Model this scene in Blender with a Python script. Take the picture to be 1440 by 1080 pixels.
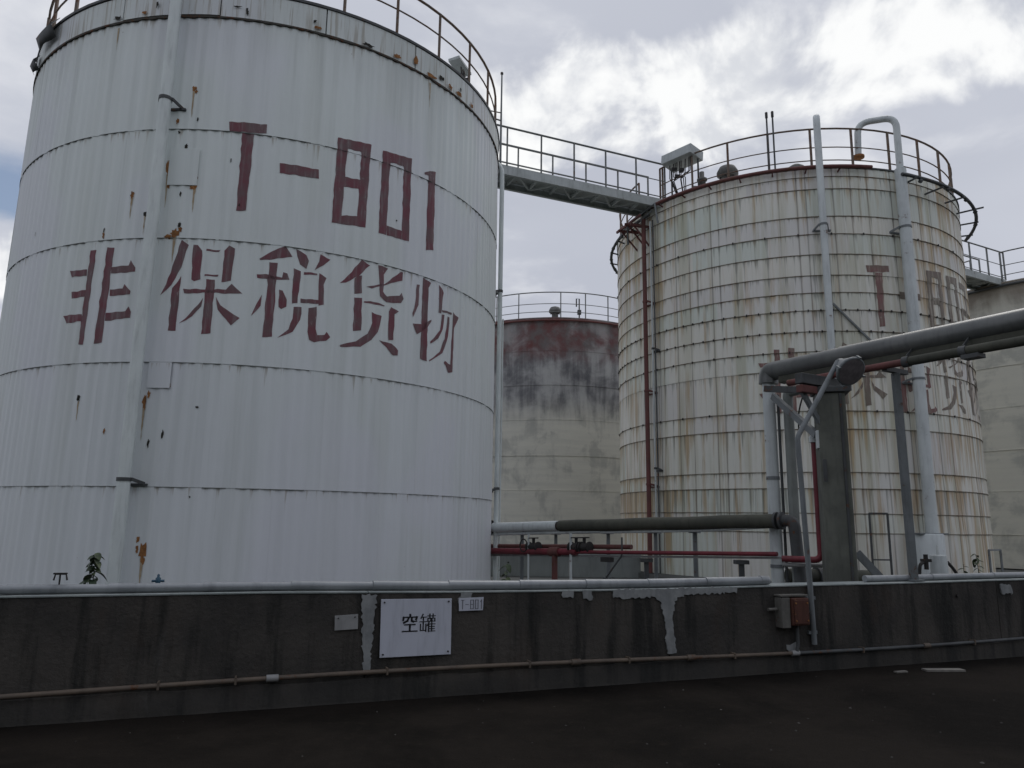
import bpy, bmesh, math, random
from mathutils import Vector, Matrix
PI = math.pi
rad = math.radians
random.seed(7)
for o in list(bpy.data.objects):
    bpy.data.objects.remove(o)
SC = bpy.context.scene
COL = SC.collection

# ------------------------------------------------------------------ camera
EYE = Vector((0, 0, 1.62))
cam_d = bpy.data.cameras.new('camera')
cam_d.sensor_width = 36.0
cam_d.lens = 26.0
cam_d.clip_start = 0.1
cam_d.clip_end = 6000
cam = bpy.data.objects.new('camera', cam_d)
COL.objects.link(cam)
# pitched up about 10.5 degrees with a slight roll
right = Vector((0.999898, -0.002617, 0.014068))
down = Vector((0.014310, 0.182871, -0.983033))
fwd = Vector((0.0, 0.983133, 0.182890))
m = Matrix((right, -down, -fwd)).transposed().to_4x4()
m.translation = EYE
cam.matrix_world = m
SC.camera = cam

# ------------------------------------------------------------------ sky
SUN_EL, SUN_AZ = rad(52), rad(28)          # azimuth measured from +Y towards +X
world = bpy.data.worlds.new('World')
SC.world = world
world.use_nodes = True
wn, wl = world.node_tree.nodes, world.node_tree.links
wn.clear()
def W(t, **kw):
    n = wn.new(t)
    for k, v in kw.items():
        setattr(n, k, v)
    return n
def wmath(op, a, b=None, c=None):
    n = W('ShaderNodeMath', operation=op)
    for i, v in enumerate((a, b, c)):
        if v is None: continue
        if isinstance(v, (int, float)): n.inputs[i].default_value = v
        else: wl.new(v, n.inputs[i])
    return n.outputs[0]
def wsmooth(x, lo, hi):
    n = W('ShaderNodeMapRange', interpolation_type='SMOOTHSTEP')
    wl.new(x, n.inputs[0]); n.inputs[1].default_value = lo; n.inputs[2].default_value = hi
    return n.outputs[0]
def wmix(f, a, b):
    n = W('ShaderNodeMix', data_type='RGBA')
    if isinstance(f, (int, float)): n.inputs[0].default_value = f
    else: wl.new(f, n.inputs[0])
    for i, v in ((6, a), (7, b)):
        if isinstance(v, tuple): n.inputs[i].default_value = (*v, 1)
        else: wl.new(v, n.inputs[i])
    return n.outputs[2]
tc = W('ShaderNodeTexCoord')
sep = W('ShaderNodeSeparateXYZ'); wl.new(tc.outputs['Generated'], sep.inputs[0])
zc = wmath('MAXIMUM', sep.outputs[2], 0.02)
den = wmath('ADD', zc, 0.10)
px, py = wmath('DIVIDE', sep.outputs[0], den), wmath('DIVIDE', sep.outputs[1], den)
pl = W('ShaderNodeCombineXYZ'); wl.new(px, pl.inputs[0]); wl.new(py, pl.inputs[1])
def wnoise(scale, detail, rough, off=(0, 0, 0), dist=0.0, src=None):
    mp = W('ShaderNodeMapping'); wl.new(src or pl.outputs[0], mp.inputs[0]); mp.inputs['Location'].default_value = off
    n = W('ShaderNodeTexNoise'); wl.new(mp.outputs[0], n.inputs['Vector'])
    n.inputs['Scale'].default_value = scale; n.inputs['Detail'].default_value = detail
    n.inputs['Roughness'].default_value = rough; n.inputs['Distortion'].default_value = dist
    return n.outputs['Fac']
sky = W('ShaderNodeTexSky', sky_type='NISHITA')
sky.sun_disc = False
sky.sun_elevation = SUN_EL
sky.sun_rotation = SUN_AZ
sky.air_density = 1.0; sky.dust_density = 1.5; sky.ozone_density = 1.0
skys = W('ShaderNodeVectorMath', operation='SCALE'); wl.new(sky.outputs[0], skys.inputs[0]); skys.inputs['Scale'].default_value = 0.09
n_big = wnoise(0.75, 3, 0.5, (3.1, 1.7, 0))
n_mid = wnoise(2.1, 7, 0.55, (0.4, 5.2, 0), 0.25)
n_puff = wnoise(6.2, 10, 0.53, (0.35, 0.2, 0.1), 0.25, tc.outputs['Generated'])
n_puff2 = wnoise(6.2, 10, 0.53, (0.35 - 0.012, 0.2, 0.1 - 0.022), 0.25, tc.outputs['Generated'])      # the same billows a step away from the sun
# a bank of cumulus crossing the sky
line = wmath('SUBTRACT', wmath('ADD', py, wmath('MULTIPLY', px, 0.42)), 1.49)
bank = wmath('SUBTRACT', 1.0, wmath('DIVIDE', wmath('ABSOLUTE', line), 0.21))
bank = wmath('MINIMUM', wmath('MAXIMUM', bank, -0.9), 0.45)
body = wmath('ADD', wmath('ADD', wmath('MULTIPLY', n_puff, 0.75), wmath('MULTIPLY', n_mid, 0.25)), wmath('MULTIPLY', bank, 0.27))
white = wsmooth(body, 0.50, 0.62)
lit = wsmooth(wmath('SUBTRACT', n_puff, n_puff2), -0.095, 0.055)
grey = wmix(wsmooth(n_big, 0.35, 0.68), (0.475, 0.50, 0.575), (0.555, 0.58, 0.65))
grey = wmix(wsmooth(n_mid, 0.50, 0.74), grey, (0.72, 0.735, 0.78))
shade = wmix(lit, (0.68, 0.70, 0.74), (0.97, 0.975, 0.97))
clouds = wmix(wmath('MULTIPLY', white, 0.92), grey, shade)
# a gap low on the left through which the blue sky shows
gx, gy = wmath('SUBTRACT', px, -1.27), wmath('SUBTRACT', py, 1.66)
gd = wmath('SQRT', wmath('ADD', wmath('MULTIPLY', gx, gx), wmath('MULTIPLY', wmath('MULTIPLY', gy, gy), 2.2)))
gap = wsmooth(wmath('ADD', gd, wmath('MULTIPLY', wmath('SUBTRACT', n_mid, 0.5), 0.9)), 0.36, 0.10)
rgap = wsmooth(wnoise(0.8, 4, 0.5, (5.3, 8.1, 0)), 0.66, 0.76)
gap = wmath('MAXIMUM', gap, rgap)
final = wmix(wmath('MULTIPLY', gap, 0.85), clouds, skys.outputs[0])
bg = W('ShaderNodeBackground'); wl.new(final, bg.inputs[0]); bg.inputs[1].default_value = 1.0
wo = W('ShaderNodeOutputWorld'); wl.new(bg.outputs[0], wo.inputs[0])

# ------------------------------------------------------------------ sun through the overcast
sd = bpy.data.lights.new('sun', 'SUN')
sd.energy = 0.7
sd.angle = rad(25)
sd.color = (1.0, 0.96, 0.9)
so = bpy.data.objects.new('sun', sd)
COL.objects.link(so)
sdir = Vector((math.sin(SUN_AZ) * math.cos(SUN_EL), math.cos(SUN_AZ) * math.cos(SUN_EL), math.sin(SUN_EL)))
so.rotation_euler = sdir.to_track_quat('Z', 'Y').to_euler()
so.location = (0, 0, 40)

SC.render.engine = 'CYCLES'
vs = SC.view_settings
vs.view_transform = 'Standard'
vs.look = 'None'
vs.exposure = 0.07
vs.gamma = 1.0
vs.use_curve_mapping = False

# ------------------------------------------------------------------ material helpers
class NT:
    def __init__(s, name):
        s.m = bpy.data.materials.new(name); s.m.use_nodes = True
        s.n, s.l = s.m.node_tree.nodes, s.m.node_tree.links
        s.b = s.n['Principled BSDF']
    def new(s, t, **kw):
        n = s.n.new(t)
        for k, v in kw.items(): setattr(n, k, v)
        return n
    def put(s, sock, v):
        if isinstance(v, (int, float)): sock.default_value = v
        elif isinstance(v, tuple): sock.default_value = (*v, 1) if len(v) == 3 and sock.type == 'RGBA' else v
        else: s.l.new(v, sock)
    def math(s, op, a, b=None, clamp=False):
        n = s.new('ShaderNodeMath', operation=op, use_clamp=clamp); s.put(n.inputs[0], a)
        if b is not None: s.put(n.inputs[1], b)
        return n.outputs[0]
    def step(s, x, lo, hi):
        n = s.new('ShaderNodeMapRange', interpolation_type='SMOOTHSTEP'); s.put(n.inputs[0], x)
        n.inputs[1].default_value = lo; n.inputs[2].default_value = hi
        return n.outputs[0]
    def mix(s, f, a, b, mode='MIX'):
        n = s.new('ShaderNodeMix', data_type='RGBA', blend_type=mode); s.put(n.inputs[0], f); s.put(n.inputs[6], a); s.put(n.inputs[7], b)
        return n.outputs[2]
    def pos(s):
        return s.new('ShaderNodeNewGeometry').outputs['Position']
    def vec(s, x, y, z=0.0):
        n = s.new('ShaderNodeCombineXYZ'); s.put(n.inputs[0], x); s.put(n.inputs[1], y); s.put(n.inputs[2], z)
        return n.outputs[0]
    def scale(s, v, sc, off=(0, 0, 0)):
        n = s.new('ShaderNodeMapping'); s.put(n.inputs[0], v); n.inputs['Scale'].default_value = sc; n.inputs['Location'].default_value = off
        return n.outputs[0]
    def noise(s, v, scale, detail=4, rough=0.55, dist=0.0):
        n = s.new('ShaderNodeTexNoise'); s.put(n.inputs['Vector'], v)
        n.inputs['Scale'].default_value = scale; n.inputs['Detail'].default_value = detail
        n.inputs['Roughness'].default_value = rough; n.inputs['Distortion'].default_value = dist
        return n.outputs['Fac']
    def rnd(s):
        return s.new('ShaderNodeObjectInfo').outputs['Random']
    def cyl(s, c, R):
        """arc length and height on a tank whose axis stands at c"""
        sp = s.new('ShaderNodeSeparateXYZ'); s.l.new(s.pos(), sp.inputs[0])
        th = s.math('ARCTAN2', s.math('SUBTRACT', sp.outputs[0], c[0]), s.math('SUBTRACT', c[1], sp.outputs[1]))
        th = s.math('SUBTRACT', th, math.atan2(-c[0], c[1]))
        return s.math('MULTIPLY', th, R), sp.outputs[2]
    def bump(s, h, strength=0.3, dist=0.01):
        n = s.new('ShaderNodeBump'); s.put(n.inputs['Height'], h); n.inputs['Strength'].default_value = strength; n.inputs['Distance'].default_value = dist
        s.l.new(n.outputs[0], s.b.inputs['Normal'])
    def done(s, col, rough=0.6, metal=0.0, spec=0.4):
        s.put(s.b.inputs['Base Color'], col); s.put(s.b.inputs['Roughness'], rough); s.put(s.b.inputs['Metallic'], metal)
        s.b.inputs['Specular IOR Level'].default_value = spec
        return s.m

def worn(name, col, col2, rough=0.6, sc=6.0, rust=0.0, metal=0.0, vert=True, spec=0.4, rustcol=(0.11, 0.045, 0.02)):
    """painted or bare surface with blotches, faint runs and optional rust"""
    t = NT(name)
    p = t.pos()
    a = t.noise(p, sc, 5, 0.6)
    b = t.noise(t.scale(p, (9, 9, 1.2) if vert else (5, 5, 5)), 1.6, 4, 0.6)
    c = t.mix(t.step(a, 0.3, 0.7), col, col2)
    c = t.mix(t.math('MULTIPLY', t.step(b, 0.45, 0.8), 0.5), c, tuple(x * 0.55 for x in col2))
    if rust > 0:
        r = t.step(t.math('ADD', t.math('MULTIPLY', a, 0.5), t.math('MULTIPLY', t.noise(p, sc * 3.3, 5, 0.65), 0.5)), 0.62 - rust * 0.2, 0.70 - rust * 0.2)
        c = t.mix(r, c, rustcol)
    t.bump(t.noise(p, sc * 8, 3, 0.6), 0.2, 0.004)
    return t.done(c, rough, metal, spec)

# ------------------------------------------------------------------ places of the four tanks
C1, R1 = (-5.140, 15.363), 4.737
C2, R2 = (7.880, 21.075), 4.716
C3, R3 = (1.943, 34.75), 4.737
C4, R4 = (21.06, 27.95), 4.80
RIM = 10.0

BANDS2 = [9.80, 9.49, 8.80, 8.36, 7.86, 7.35, 6.93, 6.51, 6.01, 5.54, 5.10, 4.17, 3.76, 2.80, 2.44, 1.90]

def mat_tank1():
    t = NT('white_tank_paint')
    s, z = t.cyl(C1, R1)
    v = t.vec(s, z)
    big = t.noise(v, 0.35, 3, 0.5)
    run = t.noise(t.scale(v, (5.0, 0.16, 1)), 1.0, 5, 0.6)
    run2 = t.noise(t.scale(v, (1.7, 0.10, 1), (4, 2, 0)), 1.0, 3, 0.5)
    c = t.mix(t.step(big, 0.3, 0.7), (0.73, 0.77, 0.765), (0.75, 0.80, 0.785))
    c = t.mix(t.step(z, 1.0, 6.5), t.mix(0.35, c, (0.69, 0.69, 0.77)), c)
    c = t.mix(t.math('MULTIPLY', t.step(run, 0.42, 0.72), 0.30), c, (0.44, 0.475, 0.455))
    c = t.mix(t.math('MULTIPLY', t.step(run2, 0.48, 0.72), 0.25), c, (0.54, 0.57, 0.51))
    fresh = t.noise(t.scale(v, (0.55, 0.35, 1), (8, 3, 0)), 1.0, 2, 0.4)
    c = t.mix(t.math('MULTIPLY', t.step(fresh, 0.5, 0.62), 0.45), c, (0.73, 0.735, 0.80))          # repainted areas
    # rust weeping from under the laps
    saw = t.new('ShaderNodeValToRGB'); t.put(saw.inputs[0], t.math('DIVIDE', z, 10.0)); els = saw.color_ramp.elements
    els[0].position = 0.0; els[0].color = (0, 0, 0, 1); els[1].position = 0.2035; els[1].color = (1, 1, 1, 1)
    for q0, q1 in ((.2055, .3845), (.3865, .5765), (.5785, .7555), (.7575, .9485)):
        e = els.new(q0); e.color = (0, 0, 0, 1); e = els.new(q1); e.color = (1, 1, 1, 1)
    weep = t.noise(t.scale(v, (13, 0.5, 1), (1, 6, 0)), 1.0, 4, 0.6)
    wf = t.step(t.math('ADD', weep, t.math('MULTIPLY', t.math('POWER', saw.outputs[0], 7.0), 0.22)), 0.72, 0.84)
    c = t.mix(t.math('MULTIPLY', wf, 0.55), c, (0.26, 0.20, 0.13))
    c = t.mix(t.math('MULTIPLY', t.rnd(), 0.10), c, (0.42, 0.45, 0.46))
    # grime that has run down under the roof edge, and freckles of rust
    top = t.math('MULTIPLY', t.step(t.math('ADD', z, t.math('MULTIPLY', run, 2.2)), 9.6, 10.9), 0.22)
    c = t.mix(top, c, (0.34, 0.36, 0.33))
    fre = t.step(t.noise(v, 7.0, 3, 0.6), 0.745, 0.775)
    c = t.mix(t.math('MULTIPLY', fre, 0.8), c, (0.16, 0.11, 0.07))
    t.bump(t.noise(v, 3.0, 5, 0.6), 0.25, 0.02)
    return t.done(c, 0.55, 0, 0.35)

def mat_letters(name, c, R, a, b, thin, under):
    t = NT(name)
    s, z = t.cyl(c, R)
    v = t.vec(s, z)
    st = t.noise(t.scale(v, (16, 1.4, 1)), 1.0, 5, 0.65)
    bl = t.noise(v, 2.4, 4, 0.6)
    col = t.mix(t.step(bl, 0.35, 0.65), a, b)
    col = t.mix(t.math('MULTIPLY', t.step(st, 0.48, 0.72), thin), col, under)
    peel = t.step(t.math('ADD', t.math('MULTIPLY', t.noise(t.scale(v, (9, 4, 1)), 1.0, 5, 0.65), 0.7), t.math('MULTIPLY', bl, 0.3)), 0.60, 0.68)
    col = t.mix(t.math('MULTIPLY', peel, 0.6), col, tuple(min(1, x * 1.7) for x in under))
    return t.done(col, 0.6, 0, 0.3)

def mat_tank2():
    t = NT('streaked_tank_cladding')
    s, z = t.cyl(C2, R2)
    v = t.vec(s, z)
    ramp = t.new('ShaderNodeValToRGB')
    t.put(ramp.inputs[0], t.math('DIVIDE', z, 10.0))
    els = ramp.color_ramp.elements
    lo = sorted(b / 10 for b in BANDS2[:15])
    els[0].position = 0.0; els[0].color = (0, 0, 0, 1)
    els[1].position = lo[0] - 0.001; els[1].color = (1, 1, 1, 1)
    for i, p in enumerate(lo):
        e = els.new(p + 0.001); e.color = (0, 0, 0, 1)
        if i + 1 < len(lo):
            e = els.new(lo[i + 1] - 0.001); e.color = (1, 1, 1, 1)
    saw = t.math('POWER', ramp.outputs[0], 2.2)
    base = t.mix(t.step(t.noise(v, 0.5, 3, 0.5), 0.35, 0.65), (0.73, 0.725, 0.66), (0.765, 0.745, 0.685))
    pan = t.rnd()
    base = t.mix(t.math('MULTIPLY', t.step(pan, 0.6, 1.0), 0.4), base, (0.52, 0.64, 0.59))
    base = t.mix(t.math('MULTIPLY', t.step(pan, 0.4, 0.0), 0.35), base, (0.60, 0.575, 0.63))
    area = t.step(t.noise(v, 0.28, 3, 0.5), 0.35, 0.65)
    f1 = t.noise(t.scale(v, (11, 0.22, 1)), 1.0, 5, 0.62)
    f2 = t.noise(t.scale(v, (3.2, 0.10, 1), (5, 1, 0)), 1.0, 4, 0.6)
    f3 = t.noise(t.scale(v, (7.0, 0.35, 1), (2, 9, 0)), 1.0, 5, 0.6)
    c = t.mix(t.math('MULTIPLY', t.step(f2, 0.46, 0.64), t.math('ADD', 0.25, t.math('MULTIPLY', area, 0.5))), base, (0.40, 0.385, 0.25))      # olive runs
    low = t.math('SUBTRACT', 1.0, t.step(z, 1.5, 7.0))
    edge = t.step(t.math('ABSOLUTE', s), 2.2, 4.5)
    rustf = t.math('ADD', t.math('MULTIPLY', saw, t.math('MULTIPLY', area, 0.17)), t.math('ADD', t.math('MULTIPLY', low, 0.03), t.math('MULTIPLY', edge, 0.07)))
    c = t.mix(t.math('MULTIPLY', t.step(t.math('ADD', f3, rustf), 0.54, 0.75), 0.75), c, (0.42, 0.28, 0.13))  # rust runs
    dk = t.step(t.math('ADD', f1, t.math('MULTIPLY', saw, 0.13)), 0.60, 0.72)
    c = t.mix(t.math('MULTIPLY', dk, 0.6), c, (0.13, 0.13, 0.105))                              # dark drips
    # dirt lodged in the grooves between the ribs, heavier in some than in others
    u = t.math('DIVIDE', s, R2 * 2 * PI / 144)
    cell = t.math('FLOOR', u)
    wn_ = t.new('ShaderNodeTexWhiteNoise', noise_dimensions='1D'); t.put(wn_.inputs['W'], cell)
    fr = t.math('ABSOLUTE', t.math('SUBTRACT', t.math('FRACT', u), 0.5))
    gv = t.math('MULTIPLY', t.math('SUBTRACT', 1.0, t.step(fr, 0.02, 0.13)), t.step(t.math('ADD', wn_.outputs[0], t.math('MULTIPLY', f3, 1.2)), 1.05, 1.40))
    c = t.mix(t.math('MULTIPLY', gv, 0.55), c, (0.12, 0.085, 0.068))
    t.bump(f1, 0.2, 0.01)
    return t.done(c, 0.6, 0, 0.3)

def mat_tank3(name, cc, R, seed, red_top=True):
    t = NT(name)
    s, z = t.cyl(cc, R)
    v = t.scale(t.vec(s, z), (1, 1, 1), (seed, 0, 0))
    lump = t.noise(v, 0.75, 6, 0.62, 0.4)
    run = t.noise(t.scale(v, (3.2, 0.35, 1)), 1.0, 5, 0.6)
    hor = t.noise(t.scale(v, (0.4, 5.0, 1)), 1.0, 4, 0.6)
    beige = t.mix(t.step(hor, 0.3, 0.75), (0.62, 0.605, 0.53), (0.55, 0.54, 0.48))
    sm = t.step(t.math('ADD', lump, t.math('MULTIPLY', run, 0.35)), 0.66, 0.82)
    beige = t.mix(t.math('MULTIPLY', sm, 0.4), beige, (0.19, 0.20, 0.20))
    zz = t.math('ADD', z, t.math('MULTIPLY', t.math('SUBTRACT', run, 0.5), 1.0))
    mott = t.mix(t.step(t.math('ADD', t.math('MULTIPLY', lump, 0.65), t.math('MULTIPLY', run, 0.35)), 0.36, 0.62), (0.42, 0.42, 0.415), (0.11, 0.11, 0.12))
    c = t.mix(t.step(zz, 5.3, 6.9), beige, mott)
    red = t.mix(t.step(t.noise(v, 1.1, 5, 0.6), 0.38, 0.60), (0.145, 0.125, 0.122), (0.155, 0.062, 0.06))
    if red_top: c = t.mix(t.math('MULTIPLY', t.step(zz, 7.9, 8.9), t.math('ADD', 0.4, t.math('MULTIPLY', t.step(lump, 0.35, 0.6), 0.6))), c, red)
    else:
        c = t.mix(t.math('MULTIPLY', t.step(t.math('ADD', lump, t.math('MULTIPLY', hor, 0.25)), 0.58, 0.75), 0.4), t.mix(0.5, beige, (0.70, 0.70, 0.62)), (0.32, 0.335, 0.315))
        c = t.mix(t.math('MULTIPLY', t.step(t.math('ADD', zz, t.math('MULTIPLY', lump, 1.5)), 9.6, 10.8), 0.7), c, (0.17, 0.125, 0.09))
    t.bump(t.noise(v, 6.0, 4, 0.6), 0.3, 0.02)
    return t.done(c, 0.75, 0, 0.25)

def mat_wall():
    t = NT('stained_bund_concrete')
    p = t.pos()
    a = t.noise(p, 1.3, 6, 0.62)
    b = t.noise(t.scale(p, (4.5, 4.5, 0.55)), 1.0, 5, 0.62)
    f = t.noise(p, 22, 5, 0.65)
    c = t.mix(t.step(a, 0.32, 0.68), (0.046, 0.043, 0.040), (0.078, 0.070, 0.062))
    c = t.mix(t.math('MULTIPLY', t.step(b, 0.46, 0.66), 0.85), c, (0.018, 0.0185, 0.0175))
    c = t.mix(t.math('MULTIPLY', t.step(t.noise(t.scale(p, (1.2, 1.2, 0.6), (3, 0, 0)), 1.6, 4, 0.6), 0.55, 0.72), 0.55), c, (0.055, 0.042, 0.034))
    c = t.mix(t.math('MULTIPLY', t.step(f, 0.58, 0.75), 0.35), c, (0.085, 0.082, 0.076))
    sp = t.new('ShaderNodeSeparateXYZ'); t.l.new(p, sp.inputs[0])
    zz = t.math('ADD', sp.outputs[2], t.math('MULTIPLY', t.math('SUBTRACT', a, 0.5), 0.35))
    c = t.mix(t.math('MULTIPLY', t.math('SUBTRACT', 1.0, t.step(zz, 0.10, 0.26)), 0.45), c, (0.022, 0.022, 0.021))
    ef = t.noise(t.scale(p, (3.0, 3.0, 0.7), (7, 2, 0)), 1.0, 6, 0.7)
    c = t.mix(t.math('MULTIPLY', t.step(ef, 0.60, 0.74), 0.4), c, (0.105, 0.102, 0.097))
    t.bump(t.math('ADD', t.math('MULTIPLY', f, 0.6), t.math('MULTIPLY', a, 0.5)), 0.7, 0.03)
    return t.done(c, 0.85, 0, 0.25)

def mat_road():
    t = NT('wet_black_asphalt')
    p = t.pos()
    a = t.noise(p, 0.55, 6, 0.6, 0.3)
    g = t.noise(p, 60, 4, 0.7)
    f = t.noise(p, 9, 5, 0.65)
    c = t.mix(t.step(a, 0.38, 0.62), (0.0075, 0.0063, 0.0052), (0.0165, 0.0135, 0.0112))
    c = t.mix(t.math('MULTIPLY', t.step(f, 0.52, 0.72), 0.4), c, (0.024, 0.019, 0.015))
    c = t.mix(t.math('MULTIPLY', t.step(g, 0.64, 0.74), 0.35), c, (0.05, 0.045, 0.04))
    t.bump(t.math('ADD', t.math('ADD', g, f), t.math('MULTIPLY', a, 2.0)), 0.7, 0.015)
    return t.done(c, 0.95, 0, 0.08)

M = {}
M['tank1'] = mat_tank1()
M['letters1'] = mat_letters('maroon_stencil_paint', C1, R1, (0.185, 0.060, 0.078), (0.155, 0.098, 0.104), 0.6, (0.27, 0.245, 0.245))
M['letters2'] = mat_letters('faded_brown_stencil_paint', C2, R2, (0.20, 0.155, 0.13), (0.19, 0.165, 0.13), 0.9, (0.48, 0.45, 0.38))
M['letters2red'] = mat_letters('faded_maroon_stencil_paint', C2, R2, (0.23, 0.115, 0.11), (0.20, 0.145, 0.12), 0.75, (0.40, 0.36, 0.31))
M['tank2'] = mat_tank2()
M['tank3'] = mat_tank3('weathered_bare_tank', C3, R3, 0.0)
M['tank4'] = mat_tank3('weathered_bare_tank_beige', C4, R4, 7.3, False)
M['wall'] = mat_wall()
M['road'] = mat_road()
M['floor'] = worn('yard_concrete', (0.115, 0.118, 0.112), (0.08, 0.083, 0.08), 0.85, 1.2, vert=False)
M['innerwall'] = worn('pale_rendered_wall', (0.24, 0.26, 0.25), (0.19, 0.205, 0.20), 0.85, 1.5)
M['coping'] = worn('pale_coping', (0.33, 0.36, 0.355), (0.22, 0.25, 0.245), 0.8, 3.0)
M['mortar'] = worn('pale_mortar_patch', (0.30, 0.31, 0.31), (0.21, 0.22, 0.225), 0.9, 9.0)
M['pipewhite'] = worn('white_pipe_paint', (0.70, 0.75, 0.735), (0.62, 0.665, 0.66), 0.5, 2.0, 0.0)
M['pipewhite2'] = worn('streaked_white_pipe_paint', (0.62, 0.66, 0.66), (0.54, 0.575, 0.58), 0.5, 2.0, 0.1)
M['alu'] = worn('dull_aluminium_cladding', (0.33, 0.345, 0.36), (0.25, 0.265, 0.28), 0.5, 3.0, metal=0.35)
M['galv'] = worn('grey_steel', (0.20, 0.215, 0.225), (0.15, 0.165, 0.17), 0.55, 4.0, 0.15)
M['galvdark'] = worn('dark_grey_steel', (0.085, 0.09, 0.092), (0.06, 0.063, 0.065), 0.6, 4.0, 0.3)
M['railrust'] = worn('rusty_rail_paint', (0.15, 0.125, 0.105), (0.17, 0.11, 0.075), 0.7, 7.0, 0.5)
M['railgrey'] = worn('grey_rail_paint', (0.20, 0.21, 0.21), (0.15, 0.16, 0.155), 0.6, 7.0, 0.3)
M['bridge'] = worn('pale_bridge_paint', (0.50, 0.53, 0.525), (0.40, 0.43, 0.42), 0.6, 3.0, 0.1)
M['redpipe'] = worn('red_pipe_paint', (0.20, 0.026, 0.04), (0.14, 0.024, 0.032), 0.5, 4.0, 0.1)
M['redold'] = worn('oxide_red_pipe_paint', (0.16, 0.055, 0.05), (0.12, 0.05, 0.045), 0.65, 4.0, 0.3)
M['olive'] = worn('olive_lagging', (0.085, 0.085, 0.066), (0.06, 0.062, 0.05), 0.8, 2.5)
M['bigpipe'] = worn('grey_lagged_pipe', (0.125, 0.13, 0.125), (0.085, 0.09, 0.088), 0.38, 2.2, metal=0.1, spec=0.7)
M['black'] = worn('black_iron', (0.022, 0.022, 0.022), (0.035, 0.03, 0.028), 0.6, 8.0, 0.2)
M['rust'] = worn('rust', (0.36, 0.17, 0.06), (0.20, 0.085, 0.03), 0.9, 14.0, vert=False)
M['hole'] = worn('torn_dark_edge', (0.018, 0.018, 0.016), (0.035, 0.03, 0.022), 0.9, 14.0, vert=False)
M['pillar'] = worn('weathered_pillar_concrete', (0.155, 0.16, 0.138), (0.10, 0.104, 0.092), 0.9, 2.5, 0.0)
M['sign'] = worn('white_sign_enamel', (0.58, 0.60, 0.68), (0.54, 0.56, 0.63), 0.35, 1.5)
M['plate'] = worn('grey_tin_plate', (0.33, 0.33, 0.33), (0.27, 0.27, 0.27), 0.6, 6.0)
M['ink'] = worn('black_sign_ink', (0.012, 0.012, 0.016), (0.02, 0.02, 0.022), 0.5, 6.0)
M['inkgrey'] = worn('faded_ink', (0.12, 0.12, 0.14), (0.09, 0.09, 0.11), 0.6, 9.0)
M['boxrust'] = worn('rusty_box_paint', (0.10, 0.038, 0.026), (0.07, 0.026, 0.018), 0.75, 9.0, 0.25, rustcol=(0.20, 0.085, 0.03))
M['boxgrey'] = worn('grey_box_paint', (0.16, 0.155, 0.14), (0.11, 0.105, 0.095), 0.7, 9.0, 0.2)
M['conduit'] = worn('brown_conduit_paint', (0.15, 0.115, 0.085), (0.105, 0.085, 0.07), 0.65, 3.0, 0.3)
M['leaf'] = worn('weed_leaf', (0.035, 0.058, 0.034), (0.022, 0.04, 0.024), 0.6, 12.0, vert=False)
M['stem'] = worn('weed_stem', (0.06, 0.075, 0.04), (0.05, 0.06, 0.035), 0.7, 12.0)
M['blue'] = worn('blue_valve_paint', (0.03, 0.10, 0.16), (0.025, 0.07, 0.11), 0.5, 12.0)
M['stone'] = worn('pale_gravel', (0.10, 0.095, 0.088), (0.05, 0.047, 0.043), 0.9, 5.0, vert=False)
M['board'] = worn('bleached_board', (0.22, 0.21, 0.19), (0.15, 0.14, 0.13), 0.9, 6.0, vert=False)
M['lens'] = worn('dusty_lamp_lens', (0.21, 0.19, 0.195), (0.15, 0.135, 0.14), 0.4, 14.0)
M['domegrey'] = worn('grey_vent_paint', (0.17, 0.17, 0.16), (0.12, 0.12, 0.115), 0.7, 8.0, 0.2)
M['cabinet'] = worn('pale_cabinet_paint', (0.45, 0.48, 0.48), (0.37, 0.40, 0.40), 0.6, 3.0)
M['seam'] = worn('dirty_sheet_seam', (0.24, 0.25, 0.24), (0.13, 0.14, 0.13), 0.9, 3.0, 0.1, vert=False)
M['hoop'] = worn('dirty_hoop_steel', (0.24, 0.22, 0.17), (0.15, 0.125, 0.09), 0.8, 5.0, 0.5, vert=False)
M['flash'] = worn('dark_torn_flashing', (0.07, 0.068, 0.06), (0.045, 0.04, 0.034), 0.9, 6.0, 0.55, vert=False)
M['downgrey'] = worn('grey_green_pipe_paint', (0.26, 0.28, 0.265), (0.20, 0.215, 0.205), 0.55, 3.0, 0.1)
M['sky_blocker'] = worn('sky_blocker_green', (0.05, 0.065, 0.035), (0.035, 0.045, 0.028), 0.95, 0.4, vert=False)  # dark green for the added bank that blocks the low sky
def mat_leaf():
    t = NT('weed_leaf_green')
    c = t.mix(t.rnd(), (0.028, 0.05, 0.028), (0.075, 0.10, 0.04))
    return t.done(t.mix(t.step(t.noise(t.pos(), 30, 3), 0.4, 0.7), c, (0.03, 0.045, 0.025)), 0.55, 0, 0.4)
M['leaf'] = mat_leaf()
M['rustrun'] = worn('pale_rust_run', (0.46, 0.40, 0.31), (0.40, 0.30, 0.19), 0.8, 9.0)

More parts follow.
